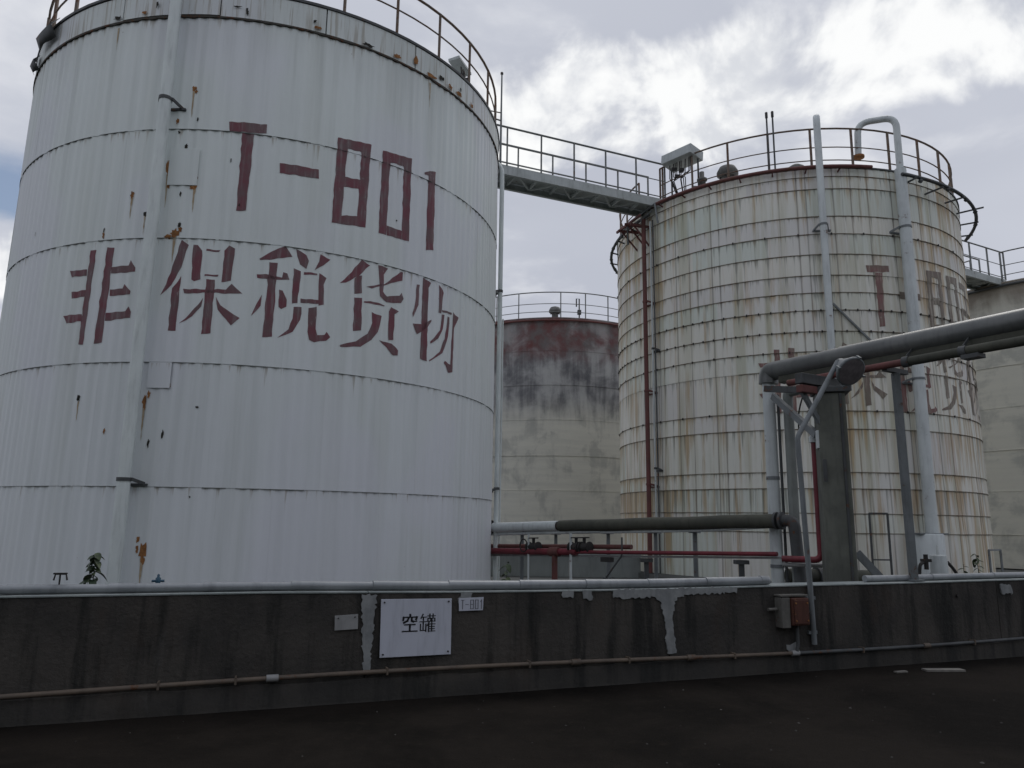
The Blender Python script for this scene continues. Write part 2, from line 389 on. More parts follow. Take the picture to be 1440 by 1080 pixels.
# ------------------------------------------------------------------ mesh helpers
class MB:
    """collects shapes; build() links them as one mesh object"""
    def __init__(s): s.v, s.f, s.sm = [], [], []
    def add(s, vs, fs, smooth=False):
        o = len(s.v); s.v += [tuple(p) for p in vs]
        for f in fs: s.f.append(tuple(i + o for i in f)); s.sm.append(smooth)
        return s
    def box(s, c, d, rz=0.0, mat=None):
        hx, hy, hz = d[0] / 2, d[1] / 2, d[2] / 2
        R = Matrix.Rotation(rz, 3, 'Z') if mat is None else mat
        vs = [Vector(c) + R @ Vector((x * hx, y * hy, z * hz)) for z in (-1, 1) for y in (-1, 1) for x in (-1, 1)]
        return s.add(vs, [(0, 2, 3, 1), (4, 5, 7, 6), (0, 1, 5, 4), (2, 6, 7, 3), (0, 4, 6, 2), (1, 3, 7, 5)])
    def bar(s, a, b, w, h, up=(0, 0, 1)):
        a, b = Vector(a), Vector(b); x = (b - a); L = x.length; x /= L
        y = Vector(up).cross(x)
        if y.length < 1e-4: y = Vector((0, 1, 0)).cross(x)
        y.normalize(); z = x.cross(y)
        return s.box((a + b) / 2, (L, w, h), mat=Matrix((x, y, z)).transposed())
    def tube(s, pts, r, n=12, cap=True, closed=False):
        pts = [Vector(p) for p in pts]; N = len(pts)
        rr = r if isinstance(r, (list, tuple)) else [r] * N
        rings = []; prev = None
        for i, p in enumerate(pts):
            if closed: d = pts[(i + 1) % N] - pts[i - 1]
            else: d = pts[min(i + 1, N - 1)] - pts[max(i - 1, 0)]
            d.normalize()
            if prev is None:
                u = Vector((0, 0, 1)) if abs(d.z) < 0.9 else Vector((1, 0, 0))
            else: u = prev
            u = (u - d * u.dot(d)).normalized(); prev = u; w = d.cross(u)
            rings.append([p + (u * math.cos(2 * PI * k / n) + w * math.sin(2 * PI * k / n)) * rr[i] for k in range(n)])
        vs = [q for rg in rings for q in rg]; fs = []
        M_ = N if closed else N - 1
        for i in range(M_):
            j = (i + 1) % N
            for k in range(n):
                k2 = (k + 1) % n
                fs.append((i * n + k, i * n + k2, j * n + k2, j * n + k))
        s.add(vs, fs, True)
        if cap and not closed:
            s.add(rings[0], [tuple(reversed(range(n)))]); s.add(rings[-1], [tuple(range(n))])
        return s
    def lathe(s, c, prof, n=24, axis=(0, 0, 1), smooth=True):
        ax = Vector(axis).normalized(); u = ax.orthogonal().normalized(); w = ax.cross(u); c = Vector(c)
        vs = [c + ax * h + (u * math.cos(2 * PI * k / n) + w * math.sin(2 * PI * k / n)) * r for r, h in prof for k in range(n)]
        fs = [(i * n + k, i * n + (k + 1) % n, (i + 1) * n + (k + 1) % n, (i + 1) * n + k) for i in range(len(prof) - 1) for k in range(n)]
        s.add(vs, fs, smooth)
        L = len(prof) - 1
        if prof[0][0] > 1e-4: s.add(vs[:n], [tuple(reversed(range(n)))])
        if prof[-1][0] > 1e-4: s.add(vs[L * n:], [tuple(range(n))])
        return s
    def mesh(s, name):
        me = bpy.data.meshes.new(name); me.from_pydata(s.v, [], s.f)
        me.polygons.foreach_set('use_smooth', s.sm); me.update()
        return me
    def build(s, name, mat, parent=None, bevel=0.0, kind=None):
        return link(name, s.mesh(name), mat, parent, bevel, kind)

def link(name, me, mat, parent=None, bevel=0.0, kind=None):
    if mat is not None and not me.materials: me.materials.append(M[mat] if isinstance(mat, str) else mat)
    o = bpy.data.objects.new(name, me); COL.objects.link(o)
    if parent:
        o.parent = parent
        if parent.type == 'EMPTY': o.location = -parent.location      # meshes are written in world coordinates
    if bevel:
        b = o.modifiers.new('bevel', 'BEVEL'); b.width = bevel; b.segments = 2; b.limit_method = 'ANGLE'
    if kind: o['kind'] = kind
    return o
def tag(o, label, cat, group=None):
    o['label'] = label; o['category'] = cat
    if group: o['group'] = group
    return o
def thing(name, label, cat, loc=(0, 0, 0), group=None):
    o = bpy.data.objects.new(name, None); o.location = loc; o.empty_display_size = 0.2; COL.objects.link(o)
    return tag(o, label, cat, group)
def struct(o):
    o['kind'] = 'structure'; return o
def bend(pts, r, n=6):
    """round the inner corners of a path"""
    pts = [Vector(p) for p in pts]; out = [pts[0]]
    for i in range(1, len(pts) - 1):
        a, b, c = pts[i - 1], pts[i], pts[i + 1]
        d1, d2 = (a - b), (c - b); rr = min(r, d1.length * .49, d2.length * .49)
        p, q = b + d1.normalized() * rr, b + d2.normalized() * rr
        for k in range(n + 1):
            t = k / n; out.append(p * (1 - t) ** 2 + b * 2 * t * (1 - t) + q * t * t)
    out.append(pts[-1]); return out

def tank_frame(c):
    c = Vector(c); n = -c.normalized(); t = Vector((-n.y, n.x))
    return c, n, t
def on_tank(c, r, th, z):
    """point at radius r, angle th from the side facing the road, positive to the right"""
    c, n, t = tank_frame(c)
    p = c + (n * math.cos(th) + t * math.sin(th)) * r
    return Vector((p.x, p.y, z))

# ------------------------------------------------------------------ ground
def sheet(name, pts, z, mat):
    mb = MB(); mb.add([(x, y, z) for x, y in pts], [tuple(range(len(pts)))])
    return mb.build(name, mat)
struct(sheet('ground', [(-2500, -2500), (2500, -2500), (2500, 2500), (-2500, 2500)], 0.0, 'road'))

# unseen bank added behind the viewer to block low sky light from the yard
hm = MB(); NX, NY = 40, 8; vs = []; hr = random.Random(2)
for j in range(NY + 1):
    for i in range(NX + 1):
        x = -90 + 180 * i / NX; y = -9.0 - 26 * j / NY
        vs.append((x, y + hr.uniform(-.5, .5), -.05 if j == 0 else min(9.5, 3.4 * j) + hr.uniform(-.7, .7)))
hm.add(vs, [(j * (NX + 1) + i, j * (NX + 1) + i + 1, (j + 1) * (NX + 1) + i + 1, (j + 1) * (NX + 1) + i) for j in range(NY) for i in range(NX)], True)
struct(hm.build('added_sky_blocker', 'sky_blocker'))

# the bund wall runs along y = 7.6 + 0.37 x
WD = Vector((0.93787, 0.34701, 0)); WN = Vector((-0.34701, 0.93787, 0))
def on_wall(w, z, off=0.0):
    p = Vector((0, 7.6, 0)) + WD * w + WN * off
    return Vector((p.x, p.y, z))
WA = math.atan2(WD.y, WD.x)
fl = MB()
a, b = on_wall(-16, 0, 0.28), on_wall(18, 0, 0.28)
pts = [(a.x, a.y), (b.x, b.y), (b.x + 22, b.y + 40), (a.x - 10, a.y + 62)]
fl.add([(x, y, 0.0) for x, y in pts] + [(x, y, 0.26) for x, y in pts], [(4, 5, 6, 7), (0, 1, 5, 4), (1, 2, 6, 5), (2, 3, 7, 6), (3, 0, 4, 7)])
struct(fl.build('yard_floor', 'floor'))

# ------------------------------------------------------------------ tanks
def mother(c, z=0.26):
    return Vector((c[0], c[1], z))
def face_angle(c):
    n = -Vector(c).normalized(); return math.atan2(n.y, n.x)

def corr_mesh(name, R, waves, lam_ang, seg, prof, lap, steps=1):
    """one cladding sheet of unit height round the z axis; its foot stands proud by lap"""
    mb = MB(); N = waves * seg; vs = []
    for j in range(2):
        for i in range(N + 1):
            a = lam_ang * i / seg
            r = R + prof((i % seg) / seg) + (lap if j == 0 else 0.0)
            vs.append((r * math.cos(a), r * math.sin(a), float(j)))
    fs = [(i, i + 1, N + 2 + i, N + 1 + i) for i in range(N)]
    mb.add(vs, fs, True)
    # a thin returned foot so that the lap reads as an edge
    o = [(x * (R / math.hypot(x, y)), y * (R / math.hypot(x, y)), 0.0) for x, y, _ in vs[:N + 1]]
    mb.add(vs[:N + 1] + o, [(i + 1, i, N + 1 + i, N + 2 + i) for i in range(N)])
    return mb.mesh(name)

def place_sheet(me, mat, root, ang, z0, h, dr=0.0):
    o = link('cladding_sheet', me, mat)
    o.parent = root
    o.location = (math.cos(ang) * dr, math.sin(ang) * dr, z0 - root.location.z)
    o.rotation_euler = (0, 0, ang); o.scale = (1, 1, h)
    return o

def ring_box(c, r0, r1, z0, z1, a0, a1, n, jit=0.0):
    """a flat hoop or arc with a rectangular section"""
    mb = MB(); vs = []
    full = abs(a1 - a0) >= 2 * PI - 1e-6
    cnt = n if full else n + 1
    for i in range(cnt):
        th = a0 + (a1 - a0) * i / n
        j = random.uniform(-jit, jit) if jit else 0
        for r, z in ((r0, z0 + j), (r1, z0 + j), (r1, z1), (r0, z1)):
            vs.append(on_tank(c, r, th, z))
    fs = []
    for i in range(n):
        i2 = (i + 1) % cnt
        for k in range(4):
            k2 = (k + 1) % 4
            fs.append((i * 4 + k, i2 * 4 + k, i2 * 4 + k2, i * 4 + k2))
    if not full:
        fs += [(0, 1, 2, 3), tuple(n * 4 + k for k in (3, 2, 1, 0))]
    mb.add(vs, fs)
    return mb
def ring_tube(c, r, z, rad_, a0, a1, n, sides=6, dz=None):
    full = abs(a1 - a0) >= 2 * PI - 1e-6
    pts = [on_tank(c, r, a0 + (a1 - a0) * i / n, z + (dz(i / n) if dz else 0)) for i in range(n if full else n + 1)]
    return MB().tube(pts, rad_, sides, True, full)

def railing(root, c, r, z0, h, phase, step, gaps, mat, low=False, thick=0.025):
    """ring of posts with top and middle rails, open where bridges land; gaps are (from, to) in degrees"""
    def inside(d):
        return any(g0 < ((d + 180) % 360) - 180 < g1 for g0, g1 in gaps)
    arcs = []
    if gaps:
        g = sorted(gaps)
        for i, (g0, g1) in enumerate(g):
            nxt = g[(i + 1) % len(g)][0] + (360 if i + 1 == len(g) else 0)
            arcs.append((g1, nxt))
    else: arcs = [(-180, 180)]
    top = MB(); mid = MB(); lo = MB()
    for a0, a1 in arcs:
        n = max(8, int((a1 - a0) / 4))
        for mbx, zz, rr in ((top, z0 + h, thick), (mid, z0 + h * 0.55, thick * 0.62), (lo, z0 + 0.26, thick * 0.62)):
            seg = ring_tube(c, r, zz, rr, rad(a0), rad(a1), n, 6)
            mbx.add(seg.v, seg.f, True)
    rl = top.build('railing', mat, root)
    mid.build('middle_rail', mat, rl)
    if low: lo.build('lower_rail', mat, rl)
    ends = [d for g in gaps for d in g]
    k = int(360 / step)
    for d in [phase + step * i for i in range(k)] + ends:
        if inside(d) and d not in ends: continue
        p = on_tank(c, r, rad(d), z0)
        MB().bar(p, p + Vector((0, 0, h)), 0.045, 0.045).build('post', mat, rl)
    return rl

def rough_edge(po, seed, step=0.09, amp=0.008):
    # brushed edges are never quite straight
    r_ = random.Random(seed * 7 + len(po)); out = []
    for (x0, z0), (x1, z1) in zip(po, po[1:] + po[:1]):
        n = max(1, int(math.hypot(x1 - x0, z1 - z0) / step))
        for i in range(n):
            k = amp if i else amp * .4
            out.append((x0 + (x1 - x0) * i / n + r_.uniform(-k, k), z0 + (z1 - z0) * i / n + r_.uniform(-k, k)))
    return out
def poly_on_tank(polys, c, R, ds, dz, surf, zcuts, cell=0.021):
    """painted strokes given as (arc, height), cut fine enough to lie on the ribbed sheets"""
    bm = bmesh.new()
    for q, po in enumerate(polys):
        po = rough_edge(po, q)
        vs = [bm.verts.new((s + ds, 0, z + dz)) for s, z in po]
        bm.faces.new(vs)
    bm.normal_update()
    bmesh.ops.triangulate(bm, faces=bm.faces[:])
    xs = [v.co.x for v in bm.verts]
    x = math.floor(min(xs) / cell) * cell
    while x < max(xs):
        x += cell
        bmesh.ops.bisect_plane(bm, geom=bm.verts[:] + bm.edges[:] + bm.faces[:], plane_co=(x, 0, 0), plane_no=(1, 0, 0), dist=1e-5)
    for zc_ in zcuts:
        for e in (-0.004, 0.004):
            bmesh.ops.bisect_plane(bm, geom=bm.verts[:] + bm.edges[:] + bm.faces[:], plane_co=(0, 0, zc_ + e), plane_no=(0, 0, 1), dist=1e-5)
    bmesh.ops.triangulate(bm, faces=[f for f in bm.faces if len(f.verts) > 4])
    for v in bm.verts:
        s, z = v.co.x, v.co.z
        v.co = on_tank(c, surf(s, z), s / R, z)
    bm.normal_update()
    me = bpy.data.meshes.new('painted_character')
    cc = Vector((c[0], c[1], 0))
    for f in bm.faces:
        d = f.calc_center_median() - cc; d.z = 0
        if f.normal.dot(d) < 0: f.normal_flip()
        f.smooth = True
    bm.to_mesh(me); bm.free()
    return me

GLYPH = {'fei':[[(-2.91,5.63),(-2.79,5.62),(-2.82,4.13),(-2.92,4.14)],[(-2.6,5.65),(-2.47,5.63),(-2.49,4.15),(-2.63,4.13)],[(-3.27,5.33),(-2.93,5.32),(-2.92,5.22),(-3.23,5.22)],[(-3.18,4.98),(-2.9,4.99),(-2.89,4.89),(-3.15,4.87)],[(-3.28,4.61),(-2.92,4.61),(-2.9,4.5),(-3.21,4.49)],[(-2.48,5.32),(-2.2,5.34),(-2.17,5.42),(-2.09,5.3),(-2.09,5.24),(-2.47,5.22)],[(-2.46,4.97),(-2.26,4.98),(-2.24,5.05),(-2.12,4.93),(-2.12,4.88),(-2.45,4.87)],[(-2.48,4.6),(-2.16,4.62),(-2.12,4.69),(-2.08,4.61),(-2.08,4.52),(-2.48,4.48)]],'bao':[[(-1.42,5.74),(-1.3,5.66),(-1.38,5.31),(-1.5,5.02),(-1.65,4.86),(-1.53,5.22)],[(-1.37,5.17),(-1.37,5.06),(-1.37,4.32),(-1.48,4.32),(-1.48,4.98)],[(-1.24,5.67),(-1.17,5.66),(-1.1,5.58),(-1.09,5.13),(-1.17,5.09),(-1.22,5.12)],[(-1.04,5.61),(-0.84,5.6),(-0.85,5.57),(-1.04,5.58)],[(-0.78,5.6),(-0.72,5.69),(-0.63,5.64),(-0.65,5.13),(-0.78,5.1)],[(-1.03,5.21),(-0.83,5.21),(-0.84,5.18),(-1.03,5.18)],[(-1.32,4.97),(-1.03,4.97),(-0.71,4.99),(-0.63,5.08),(-0.47,4.94),(-0.71,4.92),(-0.85,4.93),(-1.3,4.9)],[(-1.0,5.13),(-0.88,5.13),(-0.87,4.3),(-1.0,4.28)],[(-1.02,4.84),(-1.04,4.71),(-1.15,4.55),(-1.33,4.43),(-1.19,4.59)],[(-0.84,4.86),(-0.77,4.74),(-0.48,4.56),(-0.6,4.44),(-0.8,4.67)]],'shui':[[(-0.27,5.52),(-0.09,5.66),(0.1,5.77),(0.21,5.61),(-0.12,5.52),(-0.26,5.5)],[(-0.12,5.48),(-0.0,5.48),(0.0,4.31),(-0.14,4.29)],[(-0.29,5.27),(-0.14,5.28),(0.08,5.26),(0.09,5.35),(0.15,5.33),(0.19,5.23),(-0.01,5.21),(-0.28,5.21)],[(-0.19,4.95),(-0.2,4.78),(-0.32,4.6),(-0.26,4.8)],[(0.05,5.06),(0.1,5.05),(0.17,4.91),(0.17,4.8),(0.1,4.76),(0.06,4.79)],[(0.26,5.75),(0.42,5.67),(0.46,5.58),(0.43,5.45),(0.33,5.5),(0.28,5.63)],[(0.63,5.72),(0.79,5.66),(0.69,5.55),(0.56,5.45),(0.62,5.6)],[(0.24,5.43),(0.35,5.39),(0.33,4.88),(0.25,4.87)],[(0.4,5.39),(0.6,5.4),(0.6,5.37),(0.4,5.35)],[(0.63,5.41),(0.75,5.35),(0.71,5.23),(0.73,4.91),(0.65,4.88),(0.64,5.0)],[(0.37,4.96),(0.64,4.97),(0.65,4.91),(0.38,4.89)],[(0.28,4.81),(0.4,4.83),(0.39,4.62),(0.29,4.42),(0.07,4.3),(0.23,4.45),(0.28,4.63)],[(0.5,4.82),(0.62,4.86),(0.63,4.51),(0.66,4.41),(0.77,4.43),(0.8,4.48),(0.86,4.4),(0.8,4.34),(0.62,4.29),(0.54,4.32),(0.51,4.44)]],'huo':[[(1.3,5.76),(1.45,5.7),(1.28,5.49),(1.06,5.33),(0.96,5.3),(1.14,5.52)],[(1.25,5.48),(1.32,5.5),(1.33,5.2),(1.21,5.17),(1.2,5.42)],[(1.41,5.33),(1.73,5.44),(2.03,5.73),(2.08,5.73),(2.07,5.58),(1.86,5.49),(1.5,5.31)],[(1.6,5.74),(1.78,5.72),(1.71,5.6),(1.71,5.31),(1.78,5.24),(2.02,5.3),(2.07,5.37),(2.11,5.27),(2.06,5.19),(1.78,5.14),(1.65,5.21)],[(1.21,5.11),(1.34,5.12),(1.35,4.59),(1.22,4.56)],[(1.38,5.08),(1.6,5.1),(1.75,5.08),(1.74,5.06),(1.54,5.06),(1.38,5.06)],[(1.87,5.08),(2.02,5.03),(1.94,4.97),(1.94,4.53),(1.84,4.51),(1.83,4.99)],[(1.52,4.92),(1.7,4.89),(1.64,4.61),(1.54,4.46),(1.35,4.32),(1.02,4.27),(1.01,4.3),(1.28,4.4),(1.46,4.55),(1.54,4.74)],[(1.67,4.48),(1.91,4.46),(2.04,4.37),(2.04,4.28),(1.94,4.27),(1.86,4.34)]],'wu':[[(2.38,5.59),(2.44,5.6),(2.43,5.23),(2.31,4.99),(2.3,5.06),(2.36,5.28)],[(2.51,5.75),(2.71,5.7),(2.64,5.59),(2.65,4.29),(2.5,4.31)],[(2.31,4.88),(2.52,4.91),(2.75,5.05),(2.74,5.0),(2.62,4.86),(2.42,4.72)],[(2.91,5.72),(3.04,5.61),(3.0,5.43),(2.97,5.21),(2.92,5.21),(2.92,5.41)],[(2.99,5.28),(3.28,5.3),(3.27,5.26),(3.01,5.25)],[(3.32,5.32),(3.49,5.26),(3.37,5.03),(3.34,4.22),(3.23,4.19),(3.09,4.34),(3.11,4.38),(3.27,4.34),(3.28,4.57),(3.31,5.08)],[(3.0,5.2),(3.08,5.21),(3.05,4.95),(2.92,4.74),(2.74,4.62),(2.73,4.65),(2.96,4.9)],[(3.16,5.2),(3.23,5.2),(3.19,4.86),(3.05,4.51),(2.73,4.3),(2.72,4.32),(2.96,4.51),(3.1,4.78)]],'t':[[(-0.88,7.72),(-0.31,7.74),(-0.31,7.58),(-0.86,7.55)],[(-0.67,7.55),(-0.49,7.55),(-0.52,6.27),(-0.66,6.25)]],'dash':[[(-0.08,7.13),(0.52,7.13),(0.53,6.97),(-0.07,6.96)]],'eight':[[(0.79,7.76),(0.96,7.77),(0.92,6.29),(0.77,6.28)],[(1.2,7.79),(1.36,7.8),(1.33,6.32),(1.18,6.31)],[(0.94,7.77),(1.21,7.79),(1.21,7.62),(0.93,7.6)],[(0.94,7.11),(1.21,7.12),(1.21,6.96),(0.93,6.93)],[(0.92,6.43),(1.19,6.48),(1.19,6.31),(0.92,6.29)]],'zero':[[(1.58,7.77),(1.73,7.78),(1.71,6.29),(1.57,6.29)],[(1.99,7.8),(2.15,7.82),(2.16,6.3),(2.01,6.29)],[(1.72,7.78),(2.0,7.8),(1.99,7.61),(1.72,7.6)],[(1.72,6.46),(2.01,6.44),(2.01,6.29),(1.72,6.29)]],'one':[[(2.44,7.67),(2.57,7.75),(2.72,7.79),(2.73,6.31),(2.55,6.26),(2.55,7.65),(2.45,7.63)]]}
GLYPH['two'] = [[(2.30,7.77),(2.86,7.77),(2.86,7.60),(2.30,7.60)],[(2.72,7.60),(2.86,7.60),(2.86,7.10),(2.72,7.10)],[(2.30,7.10),(2.86,7.10),(2.86,6.95),(2.30,6.95)],[(2.30,6.95),(2.45,6.95),(2.45,6.45),(2.30,6.45)],[(2.30,6.45),(2.86,6.45),(2.86,6.29),(2.30,6.29)]]

def blob(w, h, n=14, rough=0.35, seed=0):
    rg = random.Random(seed); out = []
    for i in range(n):
        a = 2 * PI * i / n; k = 1 + rg.uniform(-rough, rough)
        out.append((math.cos(a) * w / 2 * k, math.sin(a) * h / 2 * k))
    return out

# ---- tank with the two rows of maroon lettering, nearest the road
T1 = thing('storage_tank', 'big white ribbed storage tank with bold maroon lettering, nearest the road on the left', 'storage tank', mother(C1))
LAM1 = 2 * PI / 180
CUT1 = [0.42, 2.05, 3.86, 5.78, 7.57, 9.50]
PROF1 = lambda u: 0.0075 * (1 + math.cos(2 * PI * u))
LAP = 0.009
SH1 = corr_mesh('ribbed_sheet', R1, 10, LAM1, 8, PROF1, LAP)
FA1 = face_angle(C1)
rg = random.Random(3)
for j in range(5):
    z0, z1 = CUT1[j], CUT1[j + 1]
    for i in range(18):
        place_sheet(SH1, 'tank1', T1, FA1 + rad(20 * i + (10 if j % 2 else 2)), z0 - (0.012 if j else 0) , z1 - z0 + 0.02, rg.uniform(0, 0.003))
for zc_ in CUT1[1:5]:
    # dirt caught under the laps, in broken lengths of uneven thickness
    mb = MB(); a_ = -PI
    while a_ < PI - .02:
        w_ = rg.uniform(.03, .16); hh = rg.choice((.003, .004, .006, .009))
        e_ = min(a_ + w_, PI)
        seg = ring_box(C1, R1 - 0.01, R1 + 0.0262, zc_ - 0.0125 - hh, zc_ - 0.0125, a_, e_, max(2, int(w_ / .02)), 0.0015)
        mb.add(seg.v, seg.f); a_ = e_ + (rg.uniform(.005, .06) if rg.random() < .6 else 0.0005)
    mb.build('seam_dirt', 'seam', T1, kind='stuff')
def surf1(s, z):
    j = 0
    for k in range(5):
        if z >= CUT1[k] - 0.012: j = k
    f = (z - CUT1[j]) / (CUT1[j + 1] - CUT1[j])
    off = rad(10 if j % 2 else 2)
    u = ((s / R1 - off) / LAM1) % 1.0
    return R1 + PROF1(u) + LAP * (1 - min(max(f, 0), 1)) + 0.0065
def drum(root, c, r, z0, z1, roofz, mat):
    mb = MB(); mb.lathe((c[0], c[1], 0), [(r, z0), (r, z1), (r - 0.02, z1 + 0.02), (0.3, roofz), (0.0, roofz + 0.02)], 72)
    return mb.build('inner_shell_and_roof', mat, root)
drum(T1, C1, R1 - 0.06, 0.26, RIM - 0.03, 10.75, 'tank1')
MB().lathe((C1[0], C1[1], 0), [(R1 + 0.25, 0.2), (R1 + 0.25, 0.40), (R1 - 0.3, 0.42)], 72).build('foundation_ring', 'floor', T1)
# fascia panels under the roof edge
for i in range(18):
    mb = ring_box(C1, R1 - 0.02, R1 + 0.02 + rg.uniform(0, 0.008), 9.55 + rg.uniform(-.012, .012), RIM - rg.uniform(0, 0.015), rad(20 * i + 6), rad(20 * i + 25.75), 10)
    mb.build('fascia_panel', 'tank1', T1)
ring_box(C1, R1 - 0.03, R1 + 0.036, 9.50, 9.535, 0, 2 * PI, 260, 0.014).build('torn_flashing', 'flash', T1)
ring_box(C1, R1 - 0.10, R1 + 0.045, 10.003, 10.05, 0, 2 * PI, 90).build('kerb_angle', 'galvdark', T1)
railing(T1, C1, R1 - 0.06, 10.05, 0.98, 9.5, 12, [(74, 95)], 'railrust')
for k in ('t', 'dash', 'eight', 'zero', 'one', 'fei', 'bao', 'shui', 'huo', 'wu'):
    link('painted_character', poly_on_tank(GLYPH[k], C1, R1, 0, 0, surf1, CUT1[1:5]), 'letters1', T1)
# riser pipe up the face with its two clamps
def riser(root, c, R, th, off, z0, z1, r, mat, clamps=(), top=None, name='riser_pipe', cl='galvdark'):
    p0, p1 = on_tank(c, R + off, th, z0), on_tank(c, R + off, th, z1)
    path = [p0, p1] + (top or [])
    o = MB().tube(bend(path, 0.3, 6), r, 14).build(name, mat, root)
    for z in clamps:
        mb = MB()
        q = on_tank(c, R + off, th, z)
        mb.lathe(q - Vector((0, 0, 0.03)), [(r + 0.012, 0), (r + 0.012, 0.05)], 14)
        for dth in (-1, 1):
            a = on_tank(c, R + off, th + dth * (r + 0.01) / R, z)
            b = on_tank(c, R - 0.01, th + dth * (r + 0.10) / R, z - 0.06)
            mb.bar(a, b, 0.02, 0.045)
        mb.bar(on_tank(c, R + 0.03, th - (r + .11) / R, z - 0.07), on_tank(c, R + 0.03, th + (r + .14) / R, z - 0.07), 0.035, 0.035)
        mb.build('clamp', cl, o)
    return o
riser(T1, C1, R1, -1.86 / (R1 + .22), 0.22, 0.42, 11.2, 0.088, 'pipewhite', (2.13, 7.95), [on_tank(C1, R1 - 1.2, -1.86 / (R1 + .22), 11.7)])
# vertical pipe just round the right-hand side, with a lightning rod above it
riser(T1, C1, R1, rad(74.5), 0.12, 0.42, 9.6, 0.05, 'pipewhite', (2.3, 6.6), [on_tank(C1, R1 - .3, rad(78), 9.9)])
riser(T1, C1, R1, rad(76), 0.20, 0.42, 6.0, 0.018, 'pipewhite', ())
rp = on_tank(C1, R1 + 0.09, rad(78), 9.3)
lr = MB().tube([rp, rp + Vector((0, 0, 2.75))], [0.03, 0.018], 8).build('lightning_rod', 'galv', T1)
MB().lathe(rp + Vector((0, 0, 2.72)), [(0.0, 0), (0.035, 0.03), (0.035, 0.07), (0, 0.1)], 10).build('tip', 'galvdark', lr)
MB().bar(rp + Vector((0, 0, 1.55)), on_tank(C1, R1 - .25, rad(76), 10.85), 0.025, 0.025).bar(rp + Vector((0, 0, 1.75)), on_tank(C1, R1 - .25, rad(76), 11.0), 0.02, 0.02).build('stay', 'galvdark', lr)
# rust, holes and a patch
def stain(s, z, w, h, seed, mat, name):
    link(name, poly_on_tank([blob(w, h, 14, 0.4, seed)], C1, R1, s, z, lambda a, b: surf1(a, b) + 0.003 + (0.034 if b > 9.5 else 0), CUT1[1:5]), mat, T1)
for i, (s, z, w, h) in enumerate([(-1.73, 6.90, .07, .26), (-1.70, 6.62, .06, .14), (-1.30, 6.62, .05, .12), (-1.456, 8.24, .06, .10), (-1.53, 5.84, .13, .12), (-2.27, 6.47, .05, .12), (-2.69, 5.85, .05, .10), (-1.52, 1.14, .10, .24), (-1.60, 1.30, .05, .10), (-1.72, 3.25, .06, .22), (-2.28, 2.83, .03, .08), (-1.40, 3.50, .10, .08)]):
    stain(s, z, w, h, 20 + i, 'rust', 'rust_patch')
for i, (s, z, w, h) in enumerate([(-1.485, 7.26, .045, .08), (-2.02, 6.15, .07, .08), (-2.19, 9.74, .05, .10), (-0.80, 7.07, .02, .07), (-0.96, 3.19, .04, .03), (-4.33, 6.11, .03, .07), (-2.78, 3.32, .05, .10), (-1.50, 6.46, .03, .09), (-1.47, 5.97, .04, .08), (-1.36, 7.05, .03, .04), (-0.9, 9.72, .12, .03), (-0.75, 9.64, .05, .12), (0.3, 9.7, .05, .05), (3.3, 9.7, .05, .09), (-1.62, 7.5, .03, .05), (-1.35, 7.72, .03, .06), (-1.6, 2.65, .03, .14), (-0.95, 1.9, .02, .03), (1.9, 6.6, .03, .03), (-0.62, 6.35, .025, .05), (-2.69, 5.93, .035, .06), (-1.41, 2.78, .035, .12)]):
    stain(s, z, w, h, 60 + i, 'hole', 'torn_hole')
def rust_run(s_, z_, w_, L_, seed):
    r_ = random.Random(seed); n = 7
    lf = [(s_ - w_ / 2 * (1 - (k / n) ** .8) + r_.uniform(-.004, .004), z_ - L_ * k / n) for k in range(n + 1)]
    rt = [(s_ + w_ / 2 * (1 - (k / n) ** .8) + .004 + r_.uniform(-.004, .004), z_ - L_ * k / n) for k in range(n + 1)]
    link('rust_run', poly_on_tank([lf + rt[::-1]], C1, R1, 0, 0, lambda a, b: surf1(a, b) + 0.0015, CUT1[1:5]), 'rustrun', T1)
for i, (s_, z_, w_, L_) in enumerate([(-1.73, 6.80, .05, .55), (-1.30, 6.58, .04, .40), (-1.53, 5.80, .06, .45), (-2.27, 6.43, .03, .35), (-2.02, 6.12, .03, .30), (-1.52, 1.04, .06, .40), (-1.72, 3.18, .04, .50), (-1.456, 8.2, .03, .45), (-1.485, 7.22, .025, .30), (2.5, 9.44, .04, .5), (-2.9, 9.44, .03, .4), (-2.78, 3.27, .02, .3)]):
    rust_run(s_, z_, w_, L_, 300 + i)
for i, (s_, z_, w_, h_) in enumerate([(1.2, 9.58, .20, .06), (1.75, 9.60, .14, .08), (2.5, 9.57, .25, .07), (2.75, 9.66, .10, .10), (3.25, 9.60, .16, .08), (.35, 9.60, .10, .06), (-2.9, 9.60, .14, .06), (-2.4, 9.62, .08, .05), (3.7, 9.60, .12, .08)]):
    stain(s_, z_, w_, h_, 140 + i, 'rust' if i % 3 else 'hole', 'rust_patch')
for i, (s_, z_, w_, h_) in enumerate([(-1.70, 7.02, .12, .07), (-1.33, 6.58, .08, .06), (-1.62, 5.78, .10, .06), (-1.45, 5.90, .05, .07), (-1.50, 1.02, .05, .12), (-1.60, 1.16, .04, .10), (-1.66, 3.36, .05, .10), (-1.42, 8.20, .04, .05), (-1.66, 7.68, .04, .08), (-1.28, 6.75, .03, .06)]):
    stain(s_, z_, w_, h_, 170 + i, 'rust', 'rust_patch')
stain(2.14, 9.70, .10, .16, 99, 'rust', 'rust_patch'); stain(3.0, 9.6, .12, .1, 98, 'rust', 'rust_patch')
pm = ring_box(C1, R1 + .03, R1 + .036, 3.46, 3.84, -1.70 / R1, -1.37 / R1, 6); pm.build('patch_sheet', 'tank1', T1)
